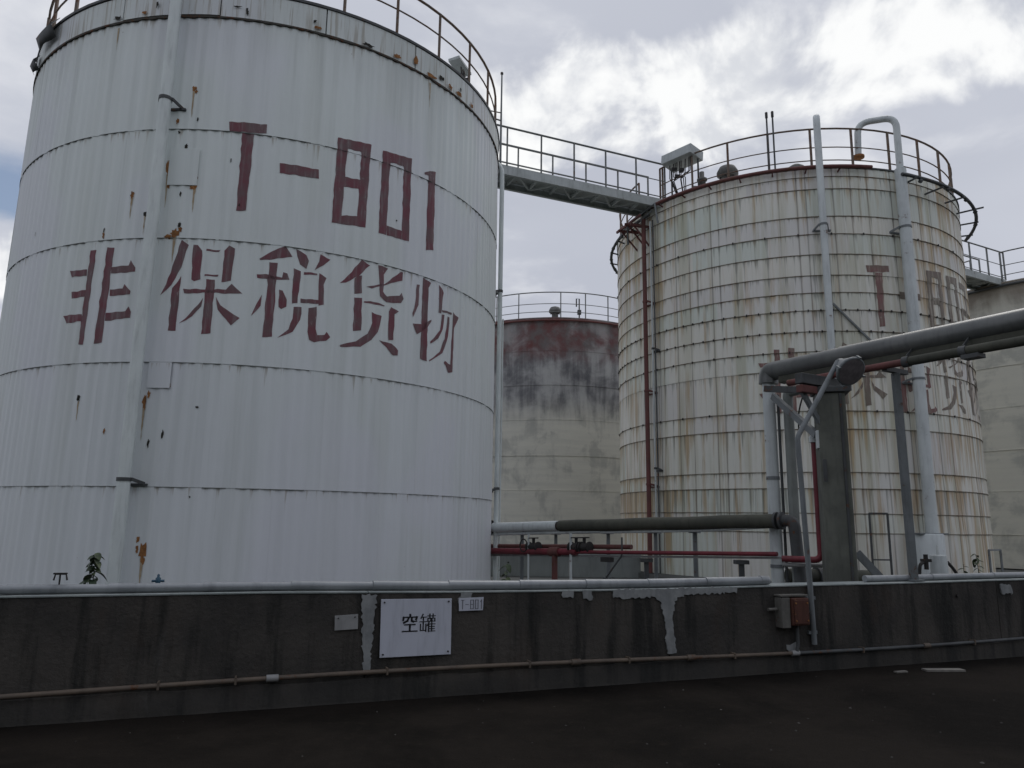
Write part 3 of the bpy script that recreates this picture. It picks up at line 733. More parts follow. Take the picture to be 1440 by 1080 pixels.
pm = ring_box(C1, R1 + .026, R1 + .034, 6.62, 7.22, -1.72 / R1, -1.27 / R1, 6); pm.build('patch_sheet', 'tank1', T1)
# loose sheet flaps at the left of the roof edge
for th0, th1, r0, zt, zb in ((-62, -54, .10, 10.12, 9.72), (-68, -64.5, .06, 9.78, 9.5)):
    mb = MB(); vs = []
    for i in range(5):
        th = rad(th0 + (th1 - th0) * i / 4); k = math.sin(i * 1.3) * .03
        for (rr, zz) in ((R1 + .05, zt + k), (R1 + r0 + .08, (zt + zb) / 2), (R1 + r0 + k, zb)):
            vs.append(on_tank(C1, rr, th, zz))
    fs = [(i * 3 + j, i * 3 + 3 + j, i * 3 + 4 + j, i * 3 + 1 + j) for i in range(4) for j in range(2)]
    mb.add(vs, fs, True); o = mb.build('loose_flashing', 'galvdark', T1)
    sm_ = o.modifiers.new('thickness', 'SOLIDIFY'); sm_.thickness = 0.006

# ---- streaked tank with hoops, right of the middle
T2 = thing('storage_tank', 'streaked off-white tank bound with many thin hoops, faded brown lettering, right of centre', 'storage tank', mother(C2))
FA2 = face_angle(C2)
LAM2 = 2 * PI / 144
PROF2 = lambda u: -0.010 * math.exp(-((u - 0.5) / 0.12) ** 2)
SH2 = corr_mesh('hooped_sheet', R2, 9, LAM2, 8, PROF2, 0.012)
cuts = sorted(BANDS2) ; lows = [0.42, 1.48] + cuts; highs = [1.48] + cuts + [RIM]
for j, (z0, z1) in enumerate(zip(lows, highs)):
    off = rg.randrange(0, 9) * 2.5
    for i in range(16):
        place_sheet(SH2, 'tank2', T2, FA2 + rad(22.5 * i + off), z0 - 0.006, z1 - z0 + 0.006, rg.uniform(0, 0.005))
drum(T2, C2, R2 - 0.05, 0.26, RIM - 0.02, 10.7, 'tank2')
MB().lathe((C2[0], C2[1], 0), [(R2 + 0.25, 0.2), (R2 + 0.25, 0.40), (R2 - 0.3, 0.42)], 72).build('foundation_ring', 'floor', T2)
ARC = {9.80: (-180, 180), 5.10: (-12, 180), 2.44: (-180, 180), 6.93: (-130, 40), 1.90: (-180, 180), 8.36: (-180, 180), 7.35: (-180, 27)}
for zb in BANDS2 + [1.48]:
    a0, a1 = ARC.get(zb, (-180, 180))
    ring_box(C2, R2 - 0.01, R2 + 0.018, zb - 0.013, zb + 0.002, rad(a0), rad(a1), 160, 0.006).build('hoop', 'hoop', T2)
# little clips along two of the hoops
for zb, st in ((6.51, 3.3), (6.01, 3.3), (8.36, 9.0), (4.17, 9.0), (5.54, 7.0)):
    mb = MB()
    for i in range(int(150 / st)):
        p = on_tank(C2, R2 + 0.022, rad(-75 + i * st), zb - 0.01); n_ = on_tank(C2, R2 + 1, rad(-75 + i * st), zb - 0.01)
        mb.bar(p, p + (n_ - p).normalized() * 0.02, 0.03, 0.05)
    mb.build('hoop_clips', 'black', T2, kind='stuff')
def surf2(s, z):
    j = 0
    for k, zl in enumerate(lows):
        if z >= zl - 0.006: j = k
    f = (z - lows[j]) / (highs[j] - lows[j])
    return R2 + 0.012 * (1 - min(max(f, 0), 1)) + 0.0075
for k, mt in (('t', 'letters2red'), ('dash', 'letters2'), ('eight', 'letters2'), ('zero', 'letters2'), ('two', 'letters2'), ('fei', 'letters2red'), ('bao', 'letters2'), ('shui', 'letters2red'), ('huo', 'letters2'), ('wu', 'letters2')):
    link('painted_character', poly_on_tank(GLYPH[k], C2, R2, 2.86 if k in ('t', 'dash', 'eight', 'zero', 'two') else 2.74, -0.13 if len(k) > 3 or k in ('t', 'two') else 0.0, surf2, [zb for zb in BANDS2 if 4 < zb < 8], 0.05), mt, T2)
railing(T2, C2, R2 - 0.08, 10.0, 1.08, -0.8, 12, [(-50, -38), (100, 112)], 'railrust', True)
ring_box(C2, R2 - 0.10, R2 + 0.03, 10.003, 10.04, 0, 2 * PI, 90).build('kerb_angle', 'galvdark', T2)
# spray ring: red in front, broken black arcs at the sides
rr_ = ring_tube(C2, R2 + 0.16, 9.98, 0.045, rad(-40), rad(27), 24, 10).build('spray_pipe', 'redold', T2)
for d in range(-36, 27, 9):
    MB().bar(on_tank(C2, R2 - .02, rad(d), 9.90), on_tank(C2, R2 + .16, rad(d), 9.94), 0.03, 0.03).build('bracket', 'redold', rr_)
for a0, a1, nm in ((34, 97, 0), (-118, -40, 1)):
    ro = .38 if nm == 0 else .20
    o = ring_tube(C2, R2 + ro, 9.66, 0.042, rad(a0), rad(a1), 26, 8, (lambda u: 0.10 * (1 - u) ** 2) if nm == 0 else (lambda u: 0.22 * max(0, u - .6))).build('broken_spray_pipe', 'galvdark', T2)
    for d in range(a0 + 2, a1, 11):
        MB().bar(on_tank(C2, R2 - .02, rad(d), 9.60), on_tank(C2, R2 + ro + (.22 if d % 3 == 0 and nm == 0 else .05), rad(d + 1), 9.64), 0.03, 0.035).build('bracket', 'galvdark', o)
        q = on_tank(C2, R2 + ro, rad(d + 4), 9.68); MB().lathe(q - Vector((0, 0, .06)), [(0.03, 0), (0.06, .04), (0.03, .1)], 8).build('nozzle', 'galvdark', o)
# riser pipes
ct, nt, tt = tank_frame(C2)
thA, thB = 1.06 / (R2 + .25), 3.03 / (R2 + .25)
pa_ = on_tank(C2, R2 + .25, thA, 11.32); riser(T2, C2, R2, thA, 0.25, 4.2, 11.30, 0.080, 'pipewhite2', (8.5,), [pa_ + Vector((pa_.x, pa_.y, 0)).normalized() * .7], cl='galv')
riser(T2, C2, R2, thB, 0.25, 1.5, 9.95, 0.128, 'pipewhite2', (8.5, 4.9), cl='galv')
pth = [on_tank(C2, R2 + .25, thB, 9.9), on_tank(C2, R2 + .25, thB, 11.30), on_tank(C2, R2 - .15, thB - .155, 11.28), on_tank(C2, R2 - .15, thB - .165, 10.42)]
gn = MB().tube(bend(pth, .28, 6), 0.078, 14).build('gooseneck_pipe', 'pipewhite2', T2)
MB().lathe(on_tank(C2, R2 - .15, thB - .165, 10.36), [(0.14, 0), (0.14, 0.05), (0.088, 0.07)], 14).build('flange', 'rust', gn)
nb = MB(); q = on_tank(C2, R2 + .16, thB - 0.02, 0.26); nb.lathe(q, [(0.36, 0), (0.36, 1.20), (0.34, 1.23)], 20).build('nozzle_cover', 'pipewhite2', T2)
q = on_tank(C2, R2 + .16, thB - 0.02, 1.49); MB().box(q, (0.74, 0.5, 0.03), face_angle(C2) + PI / 2 + thB).build('cover_lid', 'galv', T2)
riser(T2, C2, R2, -3.66 / (R2 + .2), 0.20, 0.42, 9.75, 0.058, 'redold', (2.6, 5.0, 7.4), cl='redold')
riser(T2, C2, R2, -3.42 / (R2 + .12), 0.12, 0.42, 9.6, 0.026, 'pipewhite2', (3, 6.1))
riser(T2, C2, R2, -3.32 / (R2 + .12), 0.12, 0.42, 9.6, 0.020, 'galvdark', ())
MB().bar(on_tank(C2, R2 + .06, 1.15 / R2, 6.65), on_tank(C2, R2 + .06, 2.1 / R2, 5.6), 0.03, 0.04).build('stay', 'galv', T2)
# two slim poles clamped to the rail
for d in (-0.8, 0.9):
    p = on_tank(C2, R2 - .05, rad(d), 10.05); o = MB().tube([p, p + Vector((0, 0, 1.5))], 0.022, 8).build('slim_pole', 'galvdark', T2)
    MB().lathe(p + Vector((0, 0, 1.45)), [(0.035, 0), (0.035, .14), (0.0, .17)], 8).build('tip', 'black', o)
# access frame at the foot
def rung_frame(root, s0, s1, z0, z1, mat):
    mb = MB()
    a0, a1 = on_tank(C2, R2 + .45, s0 / R2, z0), on_tank(C2, R2 + .45, s0 / R2, z1)
    b0, b1 = on_tank(C2, R2 + .45, s1 / R2, z0), on_tank(C2, R2 + .45, s1 / R2, z1)
    mb.bar(a0, a1, .035, .035, (0, 1, 0)); mb.bar(b0, b1, .035, .035, (0, 1, 0)); mb.bar(a1, b1, .035, .035)
    mb.bar(a0.lerp(a1, .4), b0.lerp(b1, .4), .03, .03)
    mb.build('foot_frame', mat, root)
rung_frame(T2, 1.45, 1.80, 0.3, 1.90, 'galvdark'); rung_frame(T2, 0.72, 0.98, 0.3, 1.90, 'galvdark')
rung_frame(T2, 4.25, 4.75, 0.3, 1.15, 'galv')

# ---- bare tanks behind
def bare_tank(c, R, rim, mat, label, phase, gaps, railmat, ringmat):
    t = thing('storage_tank', label, 'storage tank', mother(c))
    cut = [0.3, 1.42, 2.88, 4.28, 5.75, 7.2, 8.65, rim]
    for j in range(7):
        rj = R + (0.012 if j % 2 else 0.0)
        MB().lathe((c[0], c[1], 0), [(rj, cut[j]), (rj, cut[j + 1])], 96).build('shell_course', mat, t)
        if j: ring_box(c, R - .01, R + .022, cut[j] - .012, cut[j] + .012, 0, 2 * PI, 96).build('weld_bead', mat, t)
    MB().lathe((c[0], c[1], 0), [(R - .01, rim - .02), (R + .03, rim + .01), (R + .03, rim + .06), (R - .05, rim + .07), (0.3, rim + .85), (0, rim + .87)], 96).build('roof', mat, t)
    ring_tube(c, R + .10, rim - .08, 0.05, 0, 2 * PI, 72, 8).build('spray_pipe', ringmat, t)
    railing(t, c, R - .03, rim + .05, 1.12, phase, 13, gaps, railmat, True)
    return t
T3 = bare_tank(C3, R3, 10.02, 'tank3', 'bare tank with red and black stained top, far behind between the two white tanks', 4.0, [], 'railgrey', 'redold')
T4 = bare_tank(C4, R4, 10.12, 'tank4', 'beige tank with grey stains cut off by the right edge of the picture', 2.0, [(-27, -15)], 'railgrey', 'galvdark')

def vent(c, r, th, z, label, kind=0):
    p = on_tank(c, r, th, z)
    t = thing('roof_vent', label, 'vent', p)
    MB().lathe(p, [(0.14, -.1), (0.14, .22), (0.16, .24), (0.16, .28)], 16).build('neck', 'domegrey', t)
    if kind == 0:
        MB().lathe(p + Vector((0, 0, .26)), [(0.20, 0), (0.27, .06), (0.27, .14), (0.20, .27), (0.0, .34)], 18).build('hood', 'domegrey', t)
        mb = MB()
        for k in range(6):
            a = 2 * PI * k / 6; mb.box(p + Vector((math.cos(a) * .19, math.sin(a) * .19, .30)), (.03, .03, .16))
        mb.build('grille', 'black', t)
    else:
        MB().lathe(p + Vector((0, 0, .10)), [(0.24, 0), (0.24, .06), (0.20, .16), (0.10, .23), (0, .25)], 18).build('hood', 'domegrey', t)
    return t
vent(C2, R2 - 0.55, rad(-15), 10.12, 'hooded breather vent on the hooped tank roof beside the instrument canopy')
vent(C2, R2 - 0.45, rad(7.5), 10.02, 'low domed hatch on the hooped tank roof behind the tall bent pipe', 1)
vent(C3, R3 - 1.3, rad(1.5), 10.35, 'round vent at the middle of the far bare tank roof')
MB_ = MB(); p = on_tank(C3, R3 - .4, rad(15), 10.1)
MB_.tube([p, p + Vector((0, 0, .95)), p + Vector((-.12, 0, .95)), p + Vector((-.12, 0, .6))], .03, 6).box(p + Vector((0, 0, .35)), (.16, .16, .18))
tag(MB_.build('gauge_post', 'galvdark'), 'slim bent gauge post on the roof of the far bare tank', 'gauge')

def canopy(c, r, th, z, w, label, legs_h=1.0, hd=(.55, .26)):
    """instrument canopy: a pale sheet box on legs over a tangle of small pipes"""
    p = on_tank(c, r, th, z)
    t = thing('instrument_canopy', label, 'canopy', p)
    rz = face_angle(c) + th + PI / 2
    Rm = Matrix.Rotation(rz, 3, 'Z') @ Matrix.Rotation(rad(-7), 3, 'X')
    Rz = Matrix.Rotation(rz, 3, 'Z')
    L = lambda x, y, zz: p + Rz @ Vector((x, y, zz))
    MB().box(L(0, 0, legs_h + .12), (w, *hd), mat=Rm).build('hood', 'cabinet', t, 0.01)
    for sx in (-1, 1):
        MB().bar(L(sx * (w / 2 - .05), .1, 0), L(sx * (w / 2 - .05), .1, legs_h), .04, .04).build('leg', 'galvdark', t)
    rg2 = random.Random(int(w * 100)); mb = MB()
    for k in range(9):
        x0, x1 = rg2.uniform(-.35, .35) * w, rg2.uniform(-.35, .35) * w
        mb.tube([L(x0, -.1, legs_h), L(x0, -.12, legs_h * .62), L(x1, -.1, legs_h * .5), L(x1 * .6, 0, 0.05)], .014, 5)
    for k in range(4):
        mb.box(L(rg2.uniform(-.3, .3) * w, -.12, legs_h * rg2.uniform(.55, .85)), (.12, .08, .07))
    mb.build('small_pipes', 'black', t, kind='stuff')
    return t
canopy(C2, R2 - 0.20, rad(-29.5), 10.03, 0.95, 'pale instrument canopy over small pipes at the left of the hooped tank roof')
canopy(C1, R1 - 0.50, rad(51), 10.03, 0.62, 'pale instrument canopy behind the rusty rail of the lettered white tank', 0.72, (.25, .07))
# odd fittings on the hooped tank roof
mb = MB(); p = on_tank(C2, R2 - .25, rad(-22.5), 10.03)
mb.lathe(p, [(.09, 0), (.09, .3), (.13, .31), (.13, .36), (.06, .4), (.06, .55), (0, .58)], 12); mb.tube([p + Vector((-.25, 0, .12)), p + Vector((.3, 0, .12))], .05, 8)
tag(mb.build('gauge_valve', 'domegrey'), 'squat grey gauge valve on the hooped tank rim right of the canopy', 'valve')

# ---- bridges
def bridge(a, b, half, zb, zr, label, mats=('bridge', 'railgrey')):
    a, b = Vector((*a, 0)), Vector((*b, 0)); d = (b - a); L = d.length; d /= L; n = Vector((-d.y, d.x, 0))
    t = thing('footbridge', label, 'footbridge', (a.x, a.y, zb))
    P = lambda u, v, z: a + d * u + n * v + Vector((0, 0, z))
    for sgn in (-1, 1):
        g = MB(); g.bar(P(0, sgn * half, zb + .09), P(L, sgn * half, zb + .09), .02, .24)
        for zz in (zb - .02, zb + .200): g.bar(P(0, sgn * (half - .04), zz), P(L, sgn * (half - .04), zz), .06, .018)
        g.build('side_channel', mats[0], t)
    MB().box(P(L / 2, 0, zb + .165), (L - .02, 2 * half - .1, .012), math.atan2(d.y, d.x)).build('deck_plate', mats[0], t)
    nb_ = int(L / .62)
    for i in range(nb_ + 1):
        MB().bar(P(.06 + (L - .12) * i / nb_, -half + .05, zb + .10), P(.06 + (L - .12) * i / nb_, half - .05, zb + .10), .05, .09).build('cross_member', mats[0], t)
    for i in range(0, nb_):
        s_ = 1 if i % 2 else -1
        MB().bar(P(.06 + (L - .12) * i / nb_, -s_ * (half - .06), zb + .05), P(.06 + (L - .12) * (i + 1) / nb_, s_ * (half - .06), zb + .05), .05, .02).build('diagonal_brace', mats[0], t)
    for sgn, ph in ((-1, .35), (1, .0)):
        rl = MB().tube([P(0, sgn * half, zr), P(L, sgn * half, zr)], .026, 8).build('railing', mats[1], t)
        for zz, r_ in ((zb + .2 + (zr - zb - .2) * .52, .014), (zb + .27, .016)):
            MB().tube([P(0, sgn * half, zz), P(L, sgn * half, zz)], r_, 6).build('middle_rail', mats[1], rl)
        k = int(L / .92)
        for i in range(k + 1):
            u = min(L - .02, ph + i * (L - ph) / k)
            MB().bar(P(u, sgn * half, zb + .2), P(u, sgn * half, zr), .042, .042, (0, 1, 0)).build('post', mats[1], rl)
    return t
bridge((-0.80 + .12, 17.27 - .28), (3.70 + .20, 19.18 - .22), .40, 9.95, 11.17, 'pale steel footbridge with open railings joining the two white tanks')
bridge((12.5, 23.0), (17.35, 25.55), .42, 10.12, 11.34, 'far footbridge with open railings at the right edge of the picture')
br = thing('pipe_bracket', 'dark cluster of brackets and small pipes under the footbridge at the hooped tank', 'bracket', on_tank(C2, R2 + .3, rad(-46), 9.4))
mb = MB()
for d, z in ((-49, 9.55), (-45, 9.6), (-42, 9.5)):
    mb.bar(on_tank(C2, R2 - .02, rad(d), z), on_tank(C2, R2 + .55, rad(d - 2), z + .05), .05, .06)
    mb.bar(on_tank(C2, R2 + .45, rad(d - 2), z + .05), on_tank(C2, R2, rad(d - 1), z - .5), .03, .04)
mb.bar(on_tank(C2, R2 + .5, rad(-53), 9.62), on_tank(C2, R2 + .5, rad(-40), 9.68), .05, .06)
mb.build('arm', 'redold', br)
MB().tube([on_tank(C2, R2 + .3, rad(-50), 9.2), on_tank(C2, R2 + .3, rad(-50), 9.8), on_tank(C2, R2 + .3, rad(-36), 9.92), on_tank(C2, R2 + .2, rad(-36), 9.4)], .03, 8).tube([on_tank(C2, R2 + .12, rad(-43), 8.9), on_tank(C2, R2 + .25, rad(-43), 9.7), on_tank(C2, R2 + .25, rad(-38), 9.8)], .025, 8).build('small_pipe', 'galv', br)

# ------------------------------------------------------------------ bund wall along the road
WT = 0.955
BW = thing('bund_wall', 'long low dark stained concrete wall along the road with white mortar repairs', 'wall', on_wall(0, 0))
joints = [-15.6, -11.2, -7.6, -4.9, -1.395, 1.82, 6.77, 10.4, 14.0, 17.6]
rg = random.Random(11)
def wall_top(w):
    k = [(-16, .985), (-4.3, .98), (-2.2, .975), (-.3, .945), (1.6, .935), (3.2, .945), (5, .948), (7.2, .965), (18, .97)]
    for (w0, z0), (w1, z1) in zip(k, k[1:]):
        if w <= w1: return z0 + (z1 - z0) * (w - w0) / (w1 - w0)
    return k[-1][1]
def wall_strip(w0, w1, o0, o1, zb, zt, seg=0.7):
    """length of wall between two offsets; zb and zt give bottom and top at any place along it"""
    n = max(1, int((w1 - w0) / seg)); mb = MB(); vs = []
    for i in range(n + 1):
        w = w0 + (w1 - w0) * i / n
        vs += [on_wall(w, zb(w), o0), on_wall(w, zb(w), o1), on_wall(w, zt(w), o1), on_wall(w, zt(w), o0)]
    fs = [(i * 4 + k, i * 4 + (k + 1) % 4, i * 4 + 4 + (k + 1) % 4, i * 4 + 4 + k) for i in range(n) for k in range(4)]
    mb.add(vs, [tuple(reversed(f)) for f in fs] + [(0, 1, 2, 3), tuple(n * 4 + k for k in (3, 2, 1, 0))])
    return mb
wall_strip(-15.5, 17.5, .05, .25, lambda w: 0, lambda w: wall_top(w) - .022).build('core', 'wall', BW)
for a, b in zip(joints, joints[1:]):
    d = rg.uniform(0, 0.008)
    wall_strip(a + .006, b - .006, -d, .045, lambda w: 0, lambda w: wall_top(w) - .0165).build('wall_panel', 'wall', BW, 0.005)
    wall_strip(a + .004, b - .004, -.010 - d, .30, lambda w: wall_top(w) - .016, wall_top).build('coping_slab', 'coping', BW, 0.004)
# uneven footing below the conduit
ft = MB(); N = 160; vs = []
for i in range(N + 1):
    w = -15.6 + 33.2 * i / N
    o1, o2, o3 = rg.uniform(-.012, .012), rg.uniform(-.02, .02), rg.uniform(-.01, .01)
    vs += [on_wall(w, 0.195 + o3, 0.0), on_wall(w, 0.182 + o3, -0.034 + o1 * .5), on_wall(w, 0.02, -0.030 + o1 * .5), on_wall(w, -0.01, -0.045 + o2 * .5)]
ft.add(vs, [(i * 4 + k, i * 4 + 4 + k, i * 4 + 5 + k, i * 4 + 1 + k) for i in range(N) for k in range(3)], True)
ft.build('footing', 'wall', BW)
def ragged(pts, step=0.05, amp=0.012, seed=1):
    r_ = random.Random(seed); out = []
    for (x0, z0), (x1, z1) in zip(pts, pts[1:] + pts[:1]):
        L = math.hypot(x1 - x0, z1 - z0); n = max(1, int(L / step))
        for i in range(n):
            t = i / n; k = amp if 0 < i else amp * .4
            out.append((x0 + (x1 - x0) * t + r_.uniform(-k, k), z0 + (z1 - z0) * t + r_.uniform(-k, k)))
    return out
def wall_patch(pts, seed, name='mortar_patch', mat='mortar', thick=0.008, step=0.022, amp=0.013):
    bm = bmesh.new()
    f = bm.faces.new([bm.verts.new(on_wall(w, z, -0.002)) for w, z in ragged(pts, step, amp, seed)])
    bm.normal_update()
    if f.normal.dot(-WN) < 0: f.normal_flip()
    r_ = bmesh.ops.extrude_face_region(bm, geom=[f])
    bmesh.ops.translate(bm, verts=[v for v in r_['geom'] if isinstance(v, bmesh.types.BMVert)], vec=-WN * (thick + 0.008))
    bm.normal_update(); bmesh.ops.triangulate(bm, faces=[q for q in bm.faces if len(q.verts) > 4])
    me = bpy.data.meshes.new(name); bm.to_mesh(me); bm.free()
    return link(name, me, mat, BW)
wall_patch([(-1.452, .936), (-1.315, .936), (-1.325, .78), (-1.345, .5), (-1.345, .235), (-1.412, .235), (-1.425, .45), (-1.44, .7)], 1)
wall_patch([(.575, .936), (.70, .936), (.695, .86), (.58, .87)], 2, step=.03)
wall_patch([(.80, .936), (.91, .936), (.905, .835), (.81, .85)], 3, step=.03)
wall_patch([(1.15, .936), (2.70, .936), (2.70, .876), (2.1, .872), (1.93, .845), (1.895, .80), (1.865, .6), (1.90, .275), (1.79, .275), (1.77, .6), (1.72, .80), (1.66, .85), (1.40, .845), (1.15, .85)], 4)
wall_patch([(6.83, .9), (7.02, .9), (7.05, .78), (6.86, .78)], 5)
wall_patch([(-.50, .936), (-.38, .936), (-.40, .87), (-.46, .85), (-.50, .80), (-.53, .84)], 6, step=.03)
wall_patch([(3.35, .30), (3.50, .32), (3.56, .20), (3.44, .14), (3.38, .22)], 7, step=.04, amp=.02)

# conduit along the foot of the wall
CD = thing('conduit', 'thin brown pipe clipped along the foot of the dark road wall', 'pipe', on_wall(0, .24))
zp = lambda w: 0.232 + 0.028 * math.sin(w * 0.55 + 2.2)
segs = [-15.5, -8.2, -5.1, -2.2, 0.7, 2.05, 3.42, 5.4, 8.8, 13, 17.4]
for i, (a, b) in enumerate(zip(segs, segs[1:])):
    n = 8
    o = MB().tube([on_wall(a + (b - a) * k / n, zp(a + (b - a) * k / n), -0.062) for k in range(n + 1)], 0.021, 10).build('pipe_length', 'galvdark' if i in (6, 7) else 'conduit', CD)
    MB().tube([on_wall(b - .05, zp(b), -0.062), on_wall(b + .05, zp(b), -0.062)], 0.031, 10).build('coupling', 'plate' if i in (2, 5) else 'conduit', o)
for w in (-3.1, -2.5, -1.2, 0.2, 1.3, 2.6, 4.4, 6.2, 7.4, -4.3):
    MB().box(on_wall(w, zp(w), -0.04), (.018, .09, .06), WA).build('clip', 'conduit', CD)

# ------------------------------------------------------------------ signs on the wall
def strokes(lines, w0, z0, sx, sz, th, off, tip=1.0):
    """brush strokes on the wall plane; lines in a 10 x 10 grid"""
    mb = MB()
    for ln in lines:
        for (x0, y0), (x1, y1) in zip(ln, ln[1:]):
            a = Vector((w0 + x0 * sx / 10, z0 + y0 * sz / 10)); b = Vector((w0 + x1 * sx / 10, z0 + y1 * sz / 10))
            d = (b - a).normalized(); n = Vector((-d.y, d.x)) * th / 2; e = d * th * .4
            t_ = th * (.62 if abs(d.y) < .35 else 1.0) / th
            q = [a - e + n * t_, a - e - n * t_, b + e - n * t_, b + e + n * t_]
            mb.add([on_wall(p.x, p.y, off) for p in q], [(0, 1, 2, 3)])
    return mb
KONG = [[(5, 10), (5, 9)], [(.8, 7), (1, 8.6), (9.2, 8.6), (8.7, 7.3)], [(4, 8), (3.4, 6.6), (1.2, 5.5)], [(6, 8), (6, 6.5), (7, 6.1), (9, 6.2)], [(2, 4.4), (8, 4.4)], [(5, 4.4), (5, .8)], [(.6, .7), (9.4, .7)]]
GUAN = [[(2.2, 10), (1, 7.8)], [(1.2, 8.4), (4.4, 8.4)], [(.3, 5.8), (4.8, 5.8)], [(2.5, 8.4), (2.5, 1)], [(.8, 4.4), (.8, .9), (4.2, .9)], [(4.2, 4.4), (4.2, .4)], [(5.2, 9), (10, 9)], [(6.6, 10), (6.6, 8.2)], [(8.6, 10), (8.6, 8.2)], [(5.4, 7.6), (7.2, 7.6), (7.2, 6), (5.4, 6), (5.4, 7.6)], [(8.0, 7.6), (9.8, 7.6), (9.8, 6), (8.0, 6), (8.0, 7.6)], [(6.2, 5.4), (5.2, 3.6)], [(6, 4.6), (6, .2)], [(6, 4.4), (10, 4.4)], [(6, 3), (9.6, 3)], [(6, 1.7), (9.6, 1.7)], [(6, .4), (10, .4)], [(7.9, 5.4), (7.9, .4)]]
def plate(name, label, cat, corners, th, mat, off=-0.022):
    t = thing(name, label, cat, on_wall(sum(c[0] for c in corners) / 4, min(c[1] for c in corners), off))
    v = [on_wall(w, z, off - th) for w, z in corners] + [on_wall(w, z, off) for w, z in corners]
    mb = MB(); mb.add(v, [(0, 1, 2, 3), (7, 6, 5, 4), (0, 4, 5, 1), (1, 5, 6, 2), (2, 6, 7, 3), (3, 7, 4, 0)])
    mb.build('panel', mat, t, 0.0015)
    return t
def bolts(t, pts, off, r=0.008):
    for w, z in pts:
        p = on_wall(w, z, off); MB().lathe(p, [(r, 0), (r, .012), (r * .4, .016)], 8, -WN).build('bolt', 'black', t)
SG = plate('sign_board', 'big square white sign with two black Chinese characters on the dark wall', 'sign', [(-1.277, .893), (-.597, .886), (-.592, .376), (-1.268, .374)], 0.012, 'sign')
bolts(SG, [(-1.245, .865), (-.628, .862), (-.622, .405), (-1.24, .402)], -0.034)
strokes(KONG, -1.075, .588, .155, .16, .019, -0.0365).build('lettering', 'ink', SG)
strokes(GUAN, -.908, .588, .152, .16, .0125, -0.0365).build('lettering', 'ink', SG)
PL = plate('tin_plate', 'small blank grey plate on the dark wall left of the big sign', 'plate', [(-1.692, .757), (-1.482, .766), (-1.478, .634), (-1.687, .628)], 0.004, 'plate')
bolts(PL, [(-1.66, .735), (-1.51, .742)], -0.026, .006)
PR = plate('number_plate', 'small white plate reading T-801 beside the big sign', 'plate', [(-.524, .884), (-.273, .892), (-.277, .768), (-.520, .766)], 0.004, 'sign')
T_ = [[(0, 10), (10, 10)], [(5, 10), (5, 0)]]; D_ = [[(0, 5), (10, 5)]]; E_ = [[(0, 0), (0, 10), (10, 10), (10, 0), (0, 0)], [(0, 5), (10, 5)]]; Z_ = [[(0, 0), (0, 10), (10, 10), (10, 0), (0, 0)]]; O_ = [[(3, 8), (6, 10), (6, 0)]]
for g, x in ((T_, -.500), (D_, -.455), (E_, -.405), (Z_, -.357), (O_, -.312)):
    strokes(g, x, .785, .028, .082, .0075, -0.0285).build('lettering', 'inkgrey', PR)

# ------------------------------------------------------------------ clad pipe lying on the wall
CP = thing('clad_pipe', 'pale sleeve clad pipe lying along the top of the road wall', 'pipe', on_wall(-6, .98))
w = -15.4; i = 0
while w < 3.2:
    L = 0.74; e = min(w + L + .03, 3.22)
    r0 = 0.037 + .009 * min(1, max(0, (w + 2.5) / 2.5)) + rg.uniform(-.001, .001)
    off = 0.085 + rg.uniform(-.004, .004)
    zz = lambda q: wall_top(q) + r0 + .003
    mb = MB().tube([on_wall(w, zz(w) + .002, off), on_wall(w + .05, zz(w) + .002, off), on_wall(e - .02, zz(e), off), on_wall(e, zz(e), off)], [r0 + .005, r0 + .003, r0, r0 - .002], 18)
    mb.build('sleeve', 'alu', CP); w += L; i += 1
CP2 = thing('slim_clad_pipe', 'slim pale pipe along the wall top at the right of the concrete pillar', 'pipe', on_wall(9, .98))
w = 4.72
while w < 17:
    mb = MB().tube([on_wall(w, wall_top(w) + .043, .15), on_wall(w + .06, wall_top(w) + .042, .15), on_wall(w + 1.12, wall_top(w + 1.12) + .04, .15)], [.042, .039, .038], 14)
    mb.build('sleeve', 'alu', CP2); w += 1.1

# ------------------------------------------------------------------ rusty box on the wall
RB = thing('junction_box', 'rusty red and grey junction box fixed on the dark wall below the bent lamp pole', 'junction box', on_wall(3.4, .5, -.1))
MB().box(on_wall(3.46, .665, -.075), (.24, .15, .30), WA).build('body', 'boxrust', RB, .012)
MB().box(on_wall(3.275, .655, -.065), (.12, .12, .33), WA).build('side_box', 'boxgrey', RB, .008)
MB().box(on_wall(3.46, .665, -.157), (.20, .012, .26), WA).build('cover', 'boxrust', RB, .004)
MB().box(on_wall(3.40, .84, -.06), (.38, .13, .02), WA).build('hood', 'boxgrey', RB, .003)
for dw_, z in ((-.08, .76), (.08, .76), (-.08, .57), (.08, .57)):
    MB().lathe(on_wall(3.46 + dw_, z, -.160), [(.010, 0), (.010, .012)], 8, -WN).build('bolt', 'rust', RB)
MB().tube([on_wall(3.20, .69, -.06), on_wall(3.08, .69, -.06)], .018, 8).build('cable_gland', 'boxgrey', RB)
MB().tube(bend([on_wall(3.46, .52, -.07), on_wall(3.46, .30, -.07), on_wall(3.44, .23, -.07)], .05, 4), .02, 8).build('cable_tail', 'galvdark', RB)
MB().tube([on_wall(3.58, .66, -.07), on_wall(3.66, .64, -.05)], .02, 8).build('cable_gland', 'black', RB)

